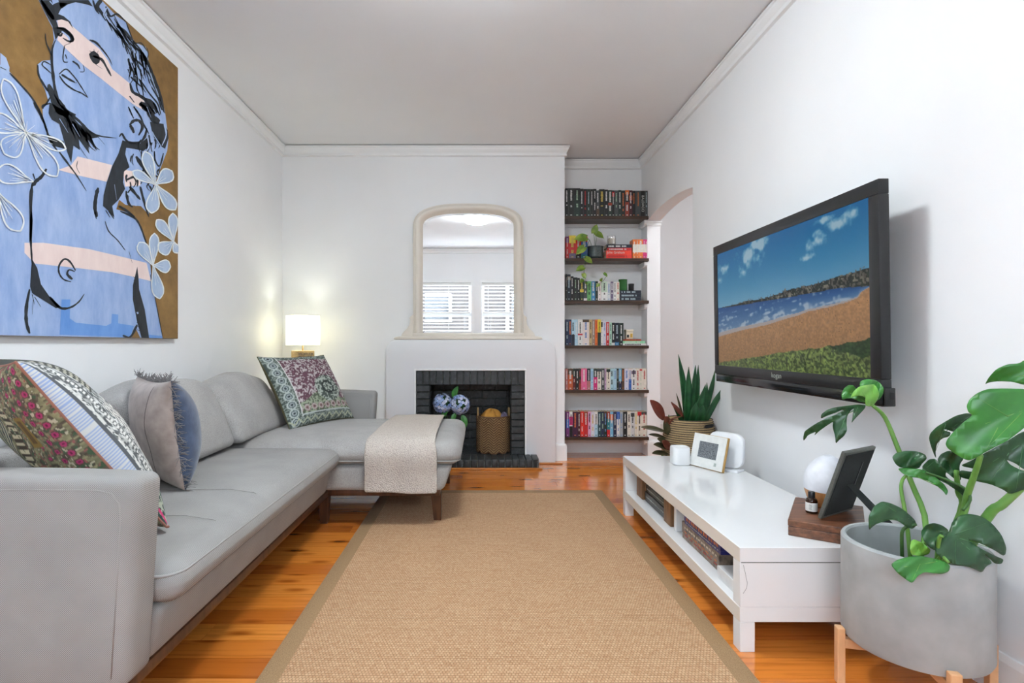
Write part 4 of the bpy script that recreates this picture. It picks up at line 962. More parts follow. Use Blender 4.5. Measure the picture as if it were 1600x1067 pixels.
ST = {'A': [([(215,370),(185,450),(180,560),(190,680),(205,800),(225,900),(270,970),(330,1040),(400,1067)],16,40),([(300,420),(285,510),(290,570),(330,575)],12,9),([(370,565),(420,600),(440,640)],16,12),([(440,665),(480,660),(470,600)],7,5),
  ([(350,400),(300,420)],9,8),([(305,505),(320,545)],22,14),([(245,690),(310,640),(370,690),(430,770),(515,905)],14,9),([(250,700),(300,770),(380,830),(460,865),(515,905)],16,10),([(270,690),(350,740),(410,770)],26,12),
  ([(560,520),(640,550),(690,630),(730,705)],26,18),([(530,470),(560,490)],8,8),([(570,455),(575,490)],8,8),([(610,470),(600,500)],8,8),([(590,600),(650,640)],7,4),([(530,370),(590,395),(650,460),(710,540),(740,605)],24,5),
  ([(225,260),(300,270),(370,340),(372,380),(330,380),(280,350)],26,14),([(230,310),(260,330),(280,300)],24,20),([(170,600),(110,570),(90,600),(130,640),(175,680)],12,12),([(50,600),(60,700),(110,790),(150,850)],14,20),([(120,310),(130,400),(165,480),(180,520)],10,14),
  ([(640,0),(600,60),(650,130),(680,190)],46,20),([(560,0),(590,90),(620,130)],18,10),([(680,60),(720,150),(790,130),(870,210)],24,10),([(700,200),(740,290)],24,10),([(760,280),(800,350)],24,10),([(780,240),(860,290),(920,370)],30,16),([(820,340),(845,440)],26,14),
  ([(860,430),(885,500)],24,14),([(870,210),(930,370),(945,410)],10,14),([(930,370),(960,400),(1010,400),(1060,470)],12,10),([(890,540),(900,600),(925,640)],22,10),([(940,540),(1010,600),(1090,700),(1150,820)],18,10),([(1000,470),(1050,540),(1100,650),(1150,780),(1190,900),(1220,1040)],22,24),
  ([(885,640),(900,680)],20,14),([(910,710),(960,760),(1030,820)],20,8),([(905,770),(930,850),(1000,890),(1060,930)],26,26),([(1040,920),(1100,960),(1150,1050)],56,56),([(1000,740),(1080,860),(1160,960),(1190,1060)],14,12),([(900,890),(945,950)],24,14),([(990,960),(1050,1000),(1100,1060)],30,30),([(1100,800),(1160,900),(1200,1020)],12,14),
  ([(890,990),(920,1060)],16,16),([(940,985),(980,1050)],18,18),([(150,780),(190,900),(250,1010),(340,1067)],46,90),([(95,1000),(130,960),(165,900)],12,16),([(80,0),(150,110),(200,180)],30,40),([(690,90),(660,150)],10,8),([(1060,440),(1075,500),(1060,560)],8,8)],
 'B': [([(350,110),(430,170),(520,260),(620,310),(780,330)],34,6),([(1000,0),(1080,70),(1120,150),(1180,180)],64,56),([(1120,0),(1180,120)],34,24),([(890,40),(920,110),(940,150)],14,10),([(940,40),(1000,130),(1030,200),(1080,290)],18,14),([(900,210),(940,170),(990,170),(1020,230),(985,305)],30,22),([(905,210),(930,250),(940,285)],28,22),
  ([(805,320),(830,290),(860,340),(900,370),(990,370),(1040,320),(1060,240)],16,26),([(1130,450),(1140,540),(1180,590),(1215,470)],16,14),([(1040,460),(1060,560),(1120,660),(1160,690)],14,20),([(960,500),(1000,560),(1050,640),(1100,700)],36,24),([(870,720),(940,690),(1010,700)],22,14),([(900,780),(950,840),(1000,900)],30,20),
  ([(870,820),(890,930),(930,970)],30,14),([(1000,780),(1030,900),(1060,1000),(1080,1060)],26,10),([(250,460),(340,580),(420,690),(500,820)],20,5),([(430,400),(510,520)],10,4),([(10,0),(60,90),(110,190),(130,260)],22,20),([(610,790),(590,870),(580,980),(600,1060)],34,30),([(1080,300),(1090,380),(1070,450)],16,16),([(800,960),(870,1000),(950,1060)],26,18),
  ([(680,1000),(720,1065)],16,10),([(1180,600),(1170,680)],14,10),([(1230,100),(1200,60)],12,10),([(590,300),(670,390)],10,4),([(530,330),(600,440)],12,4),([(100,60),(95,30),(160,10)],16,16),([(420,540),(410,600),(440,660)],8,4)],
 'C': [([(48,180),(100,235),(165,310),(210,390),(235,460)],9,9),([(0,150),(30,165)],8,6),([(240,680),(215,720),(185,745),(165,770)],16,22),([(170,705),(180,735)],14,12),([(165,760),(158,850),(160,960),(155,1060)],18,12),([(235,460),(260,530),(300,590)],12,9)],
 'D': [([(145,0),(140,150),(140,250),(150,420)],22,14),([(290,680),(370,765),(450,765),(520,720),(565,655)],26,8),([(130,620),(105,760),(105,880),(130,970)],24,28),([(495,470),(450,400),(405,380),(365,430),(365,490),(400,540),(460,560)],18,10),([(490,480),(445,465),(430,500),(470,540)],10,22),
  ([(985,900),(930,1000),(870,985)],18,18),([(850,0),(960,50),(1010,120),(1050,230),(1085,330)],20,8),([(730,80),(760,160),(830,230),(890,310)],9,6),([(920,320),(945,410)],6,4),([(650,0),(660,60)],24,14),([(760,0),(800,60)],22,12),([(1090,500),(1130,700),(1190,1010)],6,7),([(150,660),(170,740)],14,4),([(170,680),(220,760)],12,3),([(160,700),(150,820)],8,3)]}
for k, L_ in ST.items():
    for pts, w0, w1 in L_: l.stroke(k, pts, w0, w1)
HI = [(620,130),(740,290),(850,450),(890,600),(900,770),(920,900)]; HO = [(790,130),(940,380),(1070,500),(1110,700),(1190,900),(1230,1050)]
def hair_pt(s_, t_):                                  # along the hair (s_) and across it (t_)
    i = min(int(s_*5), 4); f = s_*5-i; a = Vector(HI[i]).lerp(Vector(HI[i+1]), f); b = Vector(HO[i]).lerp(Vector(HO[i+1]), f); return a.lerp(b, t_)
for i in range(54):                                    # loose hair strokes following the waves
    t0 = random.uniform(.05, .95); s0 = random.uniform(0, .72); ln_ = random.uniform(.12, .28); dr = random.uniform(-.2, .2)
    l.stroke('A', [tuple(hair_pt(s0+ln_*q/4, min(1, max(0, t0+dr*(q/4)**1.5+.015*math.sin(q*1.6+i))))) for q in range(5)], random.uniform(6, 20), random.uniform(3, 9))
for i in range(26):
    ax, ay = random.uniform(870, 1200), random.uniform(380, 860); L_ = random.uniform(60, 130); k_ = random.uniform(-40, 40)
    l.stroke('B', [(ax, ay-L_*.5), (ax+k_*.7, ay-L_*.15), (ax+k_*.6, ay+L_*.2), (ax, ay+L_*.5)], random.uniform(9, 22), random.uniform(4, 9))
for i in range(22):
    t = random.random(); ax, ay = 230+t*300, 60+t*230
    l.stroke('B', [(ax, ay), (ax+random.uniform(20, 60), ay+random.uniform(60, 130)), (ax+random.uniform(50, 110), ay+random.uniform(130, 220))], random.uniform(8, 22), 3)
for i in range(16):
    t = i/15; l.stroke('D', [(955+t*30, 520+t*420), (985+t*40, 540+t*420)], 9, 4)
tag(l.done('black_brushwork', 'paint_black'), kind='stuff')
l = Layer(.0022)                                       # light strokes over the hair
for k, pts, w0, w1 in [('A',[(160,10),(190,45)],20,12),('A',[(690,70),(660,130),(680,180)],16,8),('A',[(270,290),(330,340),(345,375)],20,10),('B',[(1110,270),(1130,310),(1200,420)],10,8),('B',[(1220,200),(1240,300),(1200,400)],16,10),('B',[(870,450),(890,540),(930,600)],26,14),('B',[(1060,300),(1080,400),(1050,460)],14,10),
     ('B',[(1120,60),(1180,160)],8,6),('B',[(1060,40),(1100,140)],8,5),('B',[(880,840),(940,900),(960,960)],24,14),('B',[(960,640),(1010,720)],12,8),('B',[(1150,460),(1160,560)],12,8),('B',[(250,150),(330,280)],12,5),('B',[(370,200),(440,320)],14,5),('A',[(1060,600),(1120,760),(1170,900)],8,6),('A',[(380,730),(420,800)],14,8),('B',[(760,760),(780,900)],8,4),('D',[(985,800),(990,815)],26,22)]: l.stroke(k, pts, w0, w1)
tag(l.done('hair_highlight', 'paint_hair_blue'), kind='stuff')
PN = [0]
def petal(k, c, t, wd, ln=3):
    c, t = Vector(c), Vector(t); d = t-c; n = Vector((-d.y, d.x)).normalized(); S_ = [(0, .05), (.2, .30), (.45, .75), (.7, 1.0), (.88, .8), (1, .15)]
    ol = [c+d*a+n*wd*b for a, b in S_]+[c+d*a-n*wd*b for a, b in S_[::-1]]
    fill = k != 'C'; PN[0] += 1; pf, pl = Layer(.0026+.00003*PN[0]), Layer(.0036+.00003*PN[0]); pf.poly(k, ol if fill else [c, c+d*.02+n*.5, c+d*.02-n*.5]); pl.stroke(k, ol+[ol[0]], ln, ln); (None if fill else [pl.stroke(k, [c+d*.15+n*wd*q*.3, c+d*random.uniform(.5,.8)+n*wd*q], ln, ln*.5) for q in (-.6, .1, .6)])
    pl.stroke(k, [c+d*.1, c+d*.6+n*wd*.2], ln*.9, ln*.6); pl.stroke(k, [c+d*.1, c+d*.55-n*wd*.3], ln*.8, ln*.5)
    a_ = pf.done('petal', 'paint_petal'); b_ = pl.done('petal_outline', 'paint_white'); b_.parent = a_; b_['kind'] = 'stuff'
for t, wd in (((1040,460),50), ((1290,640),66), ((1320,990),56), ((1100,1020),60), ((930,640),40)): petal('B', (1140,760), t, wd, 12)
for t, wd in (((1000,250),46), ((1120,180),38), ((1245,440),50), ((1160,690),46)): petal('D', (1108,430), t, wd, 9)
for t, wd in (((1140,70),40), ((1265,20),36), ((1160,320),56), ((1306,330),30)): petal('D', (1272,240), t, wd, 9)
for t, wd in (((15,215),38), ((335,575),30), ((290,715),44), ((20,600),60), ((-60,420),50)): petal('C', (130,490), t, wd, 8)
for t, wd in (((-20,690),50), ((100,1000),48)): petal('C', (165,745) if t[1] < 800 else (-20,800), t, wd, 8)
pl = Layer(.0048)
for r_ in range(8): pl.stroke('C', [(130,490), (130+60*math.cos(r_*.8), 490+60*math.sin(r_*.8))], 9, 3)
tag(pl.done('flower_centre', 'paint_white'), kind='stuff')

# ------------------------------------------------------------------ alcove shelves and books
YF = 4.93; SHZ = [2.199, 1.816, 1.430, 1.020, .614, .184]
ORD = ['first','second','third','fourth','fifth','sixth','seventh','eighth','ninth','tenth','eleventh','twelfth','thirteenth','fourteenth','fifteenth','sixteenth','seventeenth','eighteenth','nineteenth','twentieth','twenty-first','twenty-second','twenty-third','twenty-fourth','twenty-fifth']
SHN = ['top shelf','second shelf from the top','third shelf from the top','fourth shelf from the top','fifth shelf from the top','bottom shelf']
SHD = ['top shelf','second shelf down','third shelf down','fourth shelf down','fifth shelf down','bottom shelf']
for i, z in enumerate(SHZ):
    s_ = thing('wall_shelf', 'dark stained timber board in the alcove, ' + (['topmost of the six shelves','second shelf down, with the trailing plant','third shelf down, with the green glass','fourth shelf down, level with the lamp shade','fifth shelf down, above the bottom one','lowest of the six shelves'][i]), 'shelf', (1.13, 5.04, z-.028), group='alcove shelves')
    box('board', (XBR+.002, XR+.004, YF, YA-.001, z-.027, z), 'shelf_wood', s_, bevel=.0015, seg=1)
    MB().prism([(YF+.03, z-.0275),(YA-.001, z-.0275),(YA-.001, z-.075),(YF+.05, z-.075),(YF+.03,z-.06)], XR-.030, XR-.001, 'x').build('cleat', 'trim_paint', s_, bevel=.002)
    box('cleat', (XBR+.002, XR-.032, YA-.02, YA-.001, z-.06, z-.0275), 'trim_paint', s_)
BM = {}
def bmat(c):
    k = 'cover_%02x%02x%02x' % c
    if k not in MATS: plain(k, S(*c), .42, .07, 60)
    return k
CN = {'black':(30,33,34),'soft black':(38,42,40),'dark green':(36,52,46),'dark red':(96,34,36),'navy':(34,44,76),'dark navy':(32,40,54),'red':(196,40,44),'bright red':(222,52,40),'orange':(226,118,52),'burnt orange':(186,88,48),'yellow':(226,200,62),'green':(108,172,104),'mint':(168,206,186),'blue':(70,132,176),'light blue':(170,204,220),'sky blue':(118,176,206),'teal':(44,128,138),
      'white':(224,223,220),'cream':(222,216,202),'pinkish white':(226,214,210),'lavender white':(214,212,224),'pale green':(186,206,186),'grey':(168,174,176),'light grey':(204,206,206),'purple grey':(110,98,122),'purple':(120,62,120),'dark purple':(70,36,66),'maroon':(70,32,40),'pink':(224,106,148),'dusty pink':(190,120,118),'lilac':(206,176,206),'tan':(190,166,124),'taupe':(150,132,118),'brown':(84,66,50),'magenta':(206,48,118),'dark grey':(70,76,76),'dark teal':(36,66,74),'steel blue':(96,132,160),'royal blue':(56,98,176),'rust':(150,62,44)}
LT = {'w':(216,216,212),'r':(176,44,44),'k':(44,44,46),'g':(150,178,150),'o':(206,112,60),'b':(110,140,190),'y':(206,180,84),'t':(170,190,196)}
def book(name, label, x0, x1, y0, d, z0, z1, col, letter='w', band=None, group=None, kind='paperback', text=None, marks=True):
    """upright book: spine towards the camera"""
    th = thing(name, label, 'book', ((x0+x1)/2, y0+d/2, z0), group=group); e = min(.0016, (x1-x0)*.12); cm = bmat(CN[col] if isinstance(col, str) else col)
    y1 = y0+d; g_ = .0004
    MB().box(x0+g_, x1-g_, y0, y0+.003, z0, z1).box(x0+g_, x0+g_+e, y0+.003, y1, z0, z1).box(x1-g_-e, x1-g_, y0+.003, y1, z0, z1).build('cover', cm, th)
    box('pages', (x0+g_+e, x1-g_-e, y0+.003, y1-.003, z0+.002, z1-.002), 'page_cream', th)
    for (bc, f0, f1) in (band or []):
        box('spine_band', (x0+g_, x1-g_, y0-.0004, y0+.001, z0+(z1-z0)*f0, z0+(z1-z0)*f1), bmat(CN[bc] if isinstance(bc, str) else bc), th)
    if text:
        vs, fs = text_mb(text, (x1-x0)*.8); mw = max(abs(v[0]) for v in vs); k = min(1, (z1-z0)*.42/mw)
        cx_, cz = (x0+x1)/2, (z0+z1)/2
        MB().add([(cx_+v[1]*1.0, y0-.0006, cz-v[0]*k) for v in vs], fs).build('lettering', bmat(LT[letter]), th)['kind'] = 'stuff'
    elif marks:
        q = MB(); W = x1-x0; cxm = (x0+x1)/2; H = z1-z0; zz = z1-H*random.uniform(.06, .12)
        lw_ = W*random.uniform(.26, .5)/2; stop = z0+H*random.uniform(.22, .4); gap = random.uniform(.35, .6)
        while zz > stop:
            hh = random.uniform(.006, .011)*(1 if W > .018 else .8)
            if abs((zz-z0)/H-gap) > .06:
                yq = y0-.0008; q.add([(cxm-lw_*random.uniform(.7,1), yq, zz-hh), (cxm+lw_*random.uniform(.7,1), yq, zz-hh), (cxm+lw_*random.uniform(.6,1), yq, zz), (cxm-lw_*random.uniform(.6,1), yq, zz)], [(0,1,2,3)])
            zz -= hh+.0025
        q.add([(cxm-W*.16, y0-.0008, z0+.010), (cxm+W*.16, y0-.0008, z0+.010), (cxm+W*.16, y0-.0008, z0+.018), (cxm-W*.16, y0-.0008, z0+.018)], [(0,1,2,3)])
        q.build('lettering', bmat(LT[letter]), th)['kind'] = 'stuff'
    return th
def row(si, ox, oy, sc, items, depth=.13):
    z0 = SHZ[si]+.0006; ys = YF+.022
    for i, (a, b, top, col, let, band, desc, *tx) in enumerate(items):
        xa, xb = (ox+a*sc-VPX)*ys/FPX, (ox+b*sc-VPX)*ys/FPX; xa, xb = max(xa, XBR+.003), min(xb, XR-.001)
        zt_ = CH-(oy+top*sc-VPY)*ys/FPX
        book('book', '%s, %s upright from left, %s' % (desc, ORD[i], SHD[si]), xa, xb, ys+random.uniform(-.003, .003), depth*random.uniform(.92, 1.0), z0, zt_, col, let, band, 'books on the '+SHN[si], text=tx[0] if tx else None)
def hbook(label, x0, x1, z0, z1, col, let, si, y0=None, d=.12, text=None, group=None):
    y0 = YF+.02 if y0 is None else y0; th = thing('book', label, 'book', ((x0+x1)/2, y0+d/2, z0), group=group or 'books lying flat on the '+SHN[si]); cm = bmat(CN[col] if isinstance(col, str) else col)
    e = .0018; z0 += .0004
    MB().box(x0, x1, y0, y0+.003, z0, z1).box(x0, x1, y0+.003, y0+d, z0, z0+e).box(x0, x1, y0+.003, y0+d, z1-e, z1).build('cover', cm, th)
    box('pages', (x0+.002, x1-.002, y0+.003, y0+d-.003, z0+e, z1-e), 'page_cream', th)
    if text:
        vs, fs = text_mb(text, (z1-z0)*.95); MB().add([(x0+(x1-x0)*.38+v[0]*.9, y0-.0006, (z0+z1)/2+v[1]) for v in vs], fs).build('lettering', bmat(LT[let]), th)['kind'] = 'stuff'
    else:
        q = MB(); x = x0+.018; h = (z1-z0)*.5
        while x < x1-.05:
            w = random.uniform(.005, .010); q.add([(x, y0-.0006, (z0+z1)/2-h/2), (x+w, y0-.0006, (z0+z1)/2-h/2), (x+w, y0-.0006, (z0+z1)/2+h/2*random.uniform(.6,1)), (x, y0-.0006, (z0+z1)/2+h/2)], [(0,1,2,3)]); x += w+.003+(.012 if random.random() < .12 else 0)
        q.build('lettering', bmat(LT[let]), th)['kind'] = 'stuff'
    return th
e1_ = [0,160,240,325,370,420,465,505,550,590,665,712,768,800,855,895,950,1003,1050,1095,1165,1225,1272]
tops = [125]*3+[130,135,135,138,135,155,138,145,152,155,155,152,155,152,155,158,160,160,160]
des = [('black','w',None,'slim black book'),('soft black','w',None,'black book with bold white lettering'),('dark green','g',[('black',.75,1)],'thick dark green book'),('black','w',None,'black book with white title strip'),('black','r',None,'black book with red title'),('dark green','t',None,'dark green book with white title'),('soft black','w',None,'soft black book'),('black','w',None,'black book with blocky title'),
       ('dark grey','w',[('brown',.0,.3)],'short dark grey book'),('soft black','y',None,'thick black book with gold title'),('black','w',None,'black book with large letters'),('dark green','w',[('rust',.42,.52)],'green black book with red rose'),('black','w',[('red',.76,.94)],'black book with red top patch'),('dark grey','g',None,'dark grey green book'),('dark green','w',None,'dark green slim book'),('soft black','o',None,'black book with orange dot'),
       ('rust','w',[('soft black',.55,.8),('orange',.85,1)],'rust orange book'),('maroon','w',[('burnt orange',.62,.8)],'maroon book with orange patch'),('black','o',None,'black book with orange title'),('dark grey','o',None,'dark grey book'),('black','w',None,'black book with white author name','BALDACCI'),('dark grey','t',None,'last dark grey book')]
row(0, 870, 280, .11244, [(e1_[i] if i else 118, e1_[i+1], tops[i], *des[i]) for i in range(22)], .15)
row(1, 870, 340, .13126, [(105,145,225,'red','w',[('purple',.72,1)],'red book with purple top'),(145,225,212,'red','y',[('yellow',.66,1),('purple grey',0,.22)],'thick red book with yellow top'),(225,288,230,'bright red','w',[('black',0,.22)],'bright red book with black foot'),(288,365,225,'royal blue','w',[('teal',0,.18),('red',.75,1)],'blue book with teal foot'),
    (905,945,258,'orange','w',[('cream',.32,.74)],'orange classic with cream middle'),(945,971,258,'orange','w',[('cream',.32,.74)],'thin orange classic'),(971,1026,258,'orange','w',[('cream',.32,.74)],'wide orange classic with cream middle'),(1026,1055,258,'magenta','w',[('cream',.32,.74)],'magenta classic with cream middle'),(1055,1075,258,'magenta','w',[('cream',.32,.74)],'thin magenta classic')], .11)
xx = lambda zx: (870+zx*.13126-VPX)*4.95/FPX
zz_ = lambda zy, oy=340: CH-(oy+zy*.13126-VPY)*4.95/FPX
z = SHZ[1]
for (a, b, h, c, l_, tx, lb_) in ((588,895,.0365,'bright red','r',None,'bright red book lying at the bottom of the pile beside the pot'),(586,893,.035,(232,66,44),'w','John Grisham','orange red book with white author name lying in the pile'),(600,893,.025,'red','w',None,'thin red book lying second from the top of the pile'),(592,893,.031,'dark navy','w',None,'dark navy book lying on top of the red pile')):
    hbook(lb_, xx(a), xx(b), z, z+h, c, l_, 1, text=tx); z += h+.0003
zpile2 = z
row(2, 870, 340, .13126, [(105,125,672,'soft black','w',None,'slim soft black book'),(125,165,676,'dark navy','t',[('taupe',.78,.92)],'tall dark navy book'),(165,200,698,'black','w',None,'black book with white title'),(200,245,712,'soft black','g',None,'soft black book'),(245,275,718,'black','w',None,'slim black book'),(275,320,745,'dark green','y',[('yellow',.42,.55)],'dark green book with yellow dot'),(320,362,755,'dark grey','w',[('pinkish white',0,.12)],'dark grey book'),
    (362,410,757,'green','k',None,'light green book'),(410,460,757,'blue','w',None,'blue book'),(460,490,757,'dark green','w',None,'slim dark green book'),(490,530,757,'pinkish white','k',None,'pinkish white book'),(530,600,760,'pale green','k',[('white',0,.45)],'pale green and white book'),(600,640,760,'light grey','b',None,'light grey book'),(640,674,762,'purple grey','w',None,'purple grey book'),(674,710,764,'white','k',None,'white book with black title'),(710,745,764,'cream','r',None,'cream book with red dot')])
z = SHZ[2]
for k, (a, b, h) in enumerate(((748,1003,.0315),(748,1003,.031),(748,1003,.031))):
    hbook('dark navy book with silver print, %s of the three lying under the green glass' % ('bottom','middle','topmost')[k], xx(a), xx(b), z, z+h, 'dark navy', 't', 2); z += h+.0003
zpile3 = z
row(3, 870, 480, .13126, [(105,140,146,'navy','t',None,'slim navy book'),(140,175,146,'navy','o',None,'navy book with brown patch'),(175,213,150,'light blue','k',[('dark navy',.0,.42)],'pale book with dark foot'),(213,250,146,'light blue','w',None,'light blue book'),(250,308,150,'white','k',[('red',.40,.46)],'white book with red mark'),(308,385,146,'pinkish white','b',[('brown',.90,1)],'wide pinkish white book'),(385,420,146,'tan','k',None,'tan book'),(420,455,146,'taupe','w',None,'taupe book'),(455,485,146,'orange','r',None,'slim orange book'),
    (485,525,145,'yellow','k',[('dark green',0,.5)],'yellow book with dark foot'),(525,547,160,'white','k',[('dark grey',.74,.95)],'thin white book with dark top'),(547,588,150,'lavender white','b',None,'lavender white book'),(588,624,176,'red','w',None,'slim red book'),(624,655,180,'mint','k',None,'slim mint book'),(655,692,184,'black','w',[('light grey',0,.12)],'black book with pale foot'),(692,740,186,'dark navy','t',[('blue',0,.14)],'dark navy book'),(740,795,188,'dark green','w',None,'thick dark green book')])
z = SHZ[3]
for (a, b, h, c, l_, lb_) in ((787,1065,.019,'white','k','thin white book lying at the bottom under the cream tin'),(787,1052,.022,(150,214,170),'w','mint green book lying under the cream tin'),(790,1005,.0165,'rust','o','small red patterned book lying on top of the mint one')):
    hbook(lb_, xx(a), xx(b), z, z+h, c, l_, 3); z += h+.0003
zpile4 = z
row(4, 870, 480, .13126, [(105,133,734,'dusty pink','w',None,'dusty pink book'),(133,190,732,'burnt orange','w',[('brown',.72,1)],'burnt orange book with brown top'),(190,225,734,'dark red','w',[('dark green',.6,1)],'dark red and green book'),(225,262,732,'black','w',None,'black book'),(262,290,733,'dark green','r',[('rust',.0,.3)],'slim dark green book'),(290,360,730,'pink','w',None,'wide bright pink book'),(360,402,731,'dark navy','w',[('dusty pink',0,.42)],'navy book with pink foot'),(402,437,731,'light blue','b',None,'light blue book'),(437,482,733,'dark green','w',[('magenta',0,.60)],'dark book with magenta foot'),
    (482,530,731,'cream','k',[('dark grey',.86,1)],'cream book with dark top'),(530,570,733,'dark grey','w',None,'dark grey book'),(570,590,733,'lilac','k',None,'thin lilac book'),(590,637,731,'cream','k',[('dark green',.84,.98)],'cream book with green top'),(637,675,731,(176,214,222),'k',None,'pale cyan book'),(675,712,731,'light blue','b',None,'light blue slim book'),(712,738,733,'dark green','w',None,'slim dark green book near the middle'),(738,772,731,'sky blue','w',[('navy',.0,.4)],'sky blue book'),(772,806,731,'brown','o',None,'brown book'),(806,856,731,'lavender white','b',None,'lavender white book'),
    (856,888,731,'pinkish white','b',[('royal blue',0,.5)],'white book with royal blue foot'),(888,942,731,'white','k',[('purple grey',.74,.9)],'white book with purple patch'),(942,986,731,'cream','r',None,'cream book'),(986,1018,731,'cream','g',[('red',.9,.98)],'cream book with red mark'),(1018,1070,731,'cream','r',None,'wide cream book with red title')])
row(5, 870, 560, .1406, [(103,140,592,'purple','w',[('royal blue',.35,.7)],'purple and blue book'),(140,175,592,'white','k',[('magenta',.46,.8),('black',.0,.42)],'white and black book'),(175,232,592,'dark purple','o',None,'wide dark purple book'),(232,262,594,'maroon','w',None,'slim maroon book'),(262,302,590,'bright red','w',None,'bright red book with white title'),(302,346,592,'red','w',[('rust',.78,1)],'red book'),(346,380,590,(222,160,196),'k',None,'pink lilac book'),(380,418,592,'lavender white','y',None,'pale lavender book'),(418,455,592,'light blue','k',[('white',.5,1)],'white over light blue book'),(455,495,592,'dark teal','t',None,'dark teal book'),
    (495,525,592,'navy','g',None,'navy book with pale title'),(525,557,592,'dark green','b',[('brown',.8,1)],'dark green book with brown top'),(557,592,592,'teal','w',[('red',.0,.28),('rust',.72,1)],'teal and red book'),(592,627,592,'sky blue','w',[('orange',.66,.9)],'sky blue book with orange patch'),(627,665,592,'navy','w',None,'navy book with white title'),(665,702,592,'white','b',[('royal blue',.7,1)],'white book with blue top'),(702,735,592,'grey','b',None,'grey blue book'),(735,783,592,'black','w',None,'wide black book'),(783,822,592,'cream','k',None,'cream book'),(822,865,592,'light grey','k',[('dark grey',.8,.95)],'light grey book with dark patch'),
    (865,896,592,'cream','y',None,'slim cream book'),(896,940,592,'cream','k',[('red',.84,1)],'cream book with red top'),(940,1000,592,'cream','r',[('dark grey',.88,1)],'wide cream book')])

# things standing among the books
def jar(name, label, cat, cx, cy, z, prof, mat, extra=None):
    th = thing(name, label, cat, (cx, cy, z)); MB().lathe(prof, (cx, cy, z), 32, cap=False).build('body', mat, th, auto=.7)
    if extra: MB().lathe(extra[1], (cx, cy, z), 28, cap=False).build(extra[0], extra[2], th, auto=.7)
    return th
jar('glass_candle', 'clear glass candle on the red pile of books', 'candle', xx(667), YF+.075, zpile2+.0006, [(0,0),(.036,0),(.039,.003),(.040,.062),(.040,.088),(.038,.088),(.037,.010),(0,.009)], 'jar_glass', ('wax', [(0,.010),(.0365,.010),(.0365,.060),(0,.060)], 'cream_wax'))
jar('green_glass', 'green glass tumbler on the dark navy pile of books', 'glass', xx(803), YF+.07, zpile3+.0006, [(0,0),(.034,0),(.0385,.004),(.0395,.104),(.0375,.104),(.036,.012),(0,.01)], 'green_glass')
jar('black_candle', 'small black candle jar right of the green glass', 'candle', xx(902), YF+.065, zpile3+.0006, [(0,0),(.022,0),(.024,.003),(.0245,.046),(.0265,.048),(.0265,.062),(.024,.064),(0,.064)], 'black_plastic')
ct = thing('cream_tin', 'small cream square tin on the mint green book', 'tin', (xx(868), YF+.05, zpile4))
box('body', (xx(830), xx(908), YF+.022, YF+.095, zpile4+.0006, zpile4+.066), 'cream_wax', ct, bevel=.004); box('lid', (xx(826), xx(914), YF+.018, YF+.099, zpile4+.0665, zpile4+.088), 'cream_wax', ct, bevel=.004)
box('picture', (xx(836), xx(860), YF+.021, YF+.0225, zpile4+.014, zpile4+.04), 'dark_felt', ct); box('picture', (xx(876), xx(902), YF+.021, YF+.0225, zpile4+.016, zpile4+.05), 'print_gold', ct)
# grey pot with trailing pothos
pcx, pcy, pz = xx(474), YF+.085, SHZ[1]
pp = thing('plant_pot', 'grey glazed pot on the second shelf from the top', 'pot', (pcx, pcy, pz))
pr_ = [(0,.0005),(.058,.0005),(.064,.010)]+[(.072+.0012*(i % 2), .016+i*.0105) for i in range(9)]+[(.075,.112),(.077,.118),(.073,.118),(.070,.10),(0,.10)]
MB().lathe(pr_, (pcx, pcy, pz), 32, cap=False).build('body', 'grey_glaze', pp, smooth=True); MB().lathe([(0,.1005),(.0695,.1005)], (pcx, pcy, pz), 24, cap=False).build('soil', 'soil', pp)

def leaf_shape(L, W, shape='heart', n=10, m=6, cup=.12, droop=.15, wave=0, seed=0):
    """leaf from petiole (0,0,0) along +x; returns grid rows along the length"""
    P = []
    for i in range(n+1):
        s = i/n
        if shape == 'heart': wd = W*(math.sin(PI*min(1, s*1.05+.12))**.8 if s < .95 else max(0, (1-s)*3))*(1-.25*s)
        elif shape == 'oval': wd = W*max(0, math.sin(PI*(s*.97+.015)))**.75
        else: wd = W*(1-s**2.2)*(.55+.9*s*(1-s))+.0004
        r = []
        for j in range(-m, m+1):
            q = j/m; x = L*s-(L*.12*abs(q)**1.5*(1-s)**3 if shape == 'heart' else 0); y = wd*q/2*2
            z = cup*abs(y)-droop*L*s*s+wave*L*math.sin(s*9+q*3+seed)
            r.append(Vector((x, y, z)))
        P.append(r)
    return P
def place(P, pos, dirv, up):
    x = Vector(dirv).normalized(); z = Vector(up); z = (z-x*z.dot(x)); z = z.normalized() if z.length > 1e-6 else x.orthogonal().normalized(); y = z.cross(x); pos = Vector(pos)
    return [[pos+x*p.x+y*p.y+z*p.z for p in r] for r in P]
def thick(o, t_=.0012): m = o.modifiers.new('thickness', 'SOLIDIFY'); m.thickness = t_; m.offset = 0; return o
po = thing('trailing_pothos', 'green pothos vine trailing over the second shelf from the top', 'plant', (pcx, pcy, pz+.10))
def pz2(zx, zy, y): return U(870+zx*.13126, 340+zy*.13126, y)
soilp = Vector((pcx, pcy, pz+.10))
VINE = [((440,185), (480,70), 4.92, .0), ((455,180), (572,245), 4.93, .0), ((355,240), (195,250), 4.90, 0), ((330,350), (222,440), 4.875, 0), ((335,480), (435,545), 4.88, 0), ((322,590), (222,632), 4.89, 0), ((312,665), (345,735), 4.89, 0), ((310,735), (272,780), 4.90, 0), ((520,755), (545,715), 4.90, 0), ((560,660), (605,705), 4.90, 0), ((345,770),(362,800),4.90,0), ((505,790),(470,825),4.90,0)]
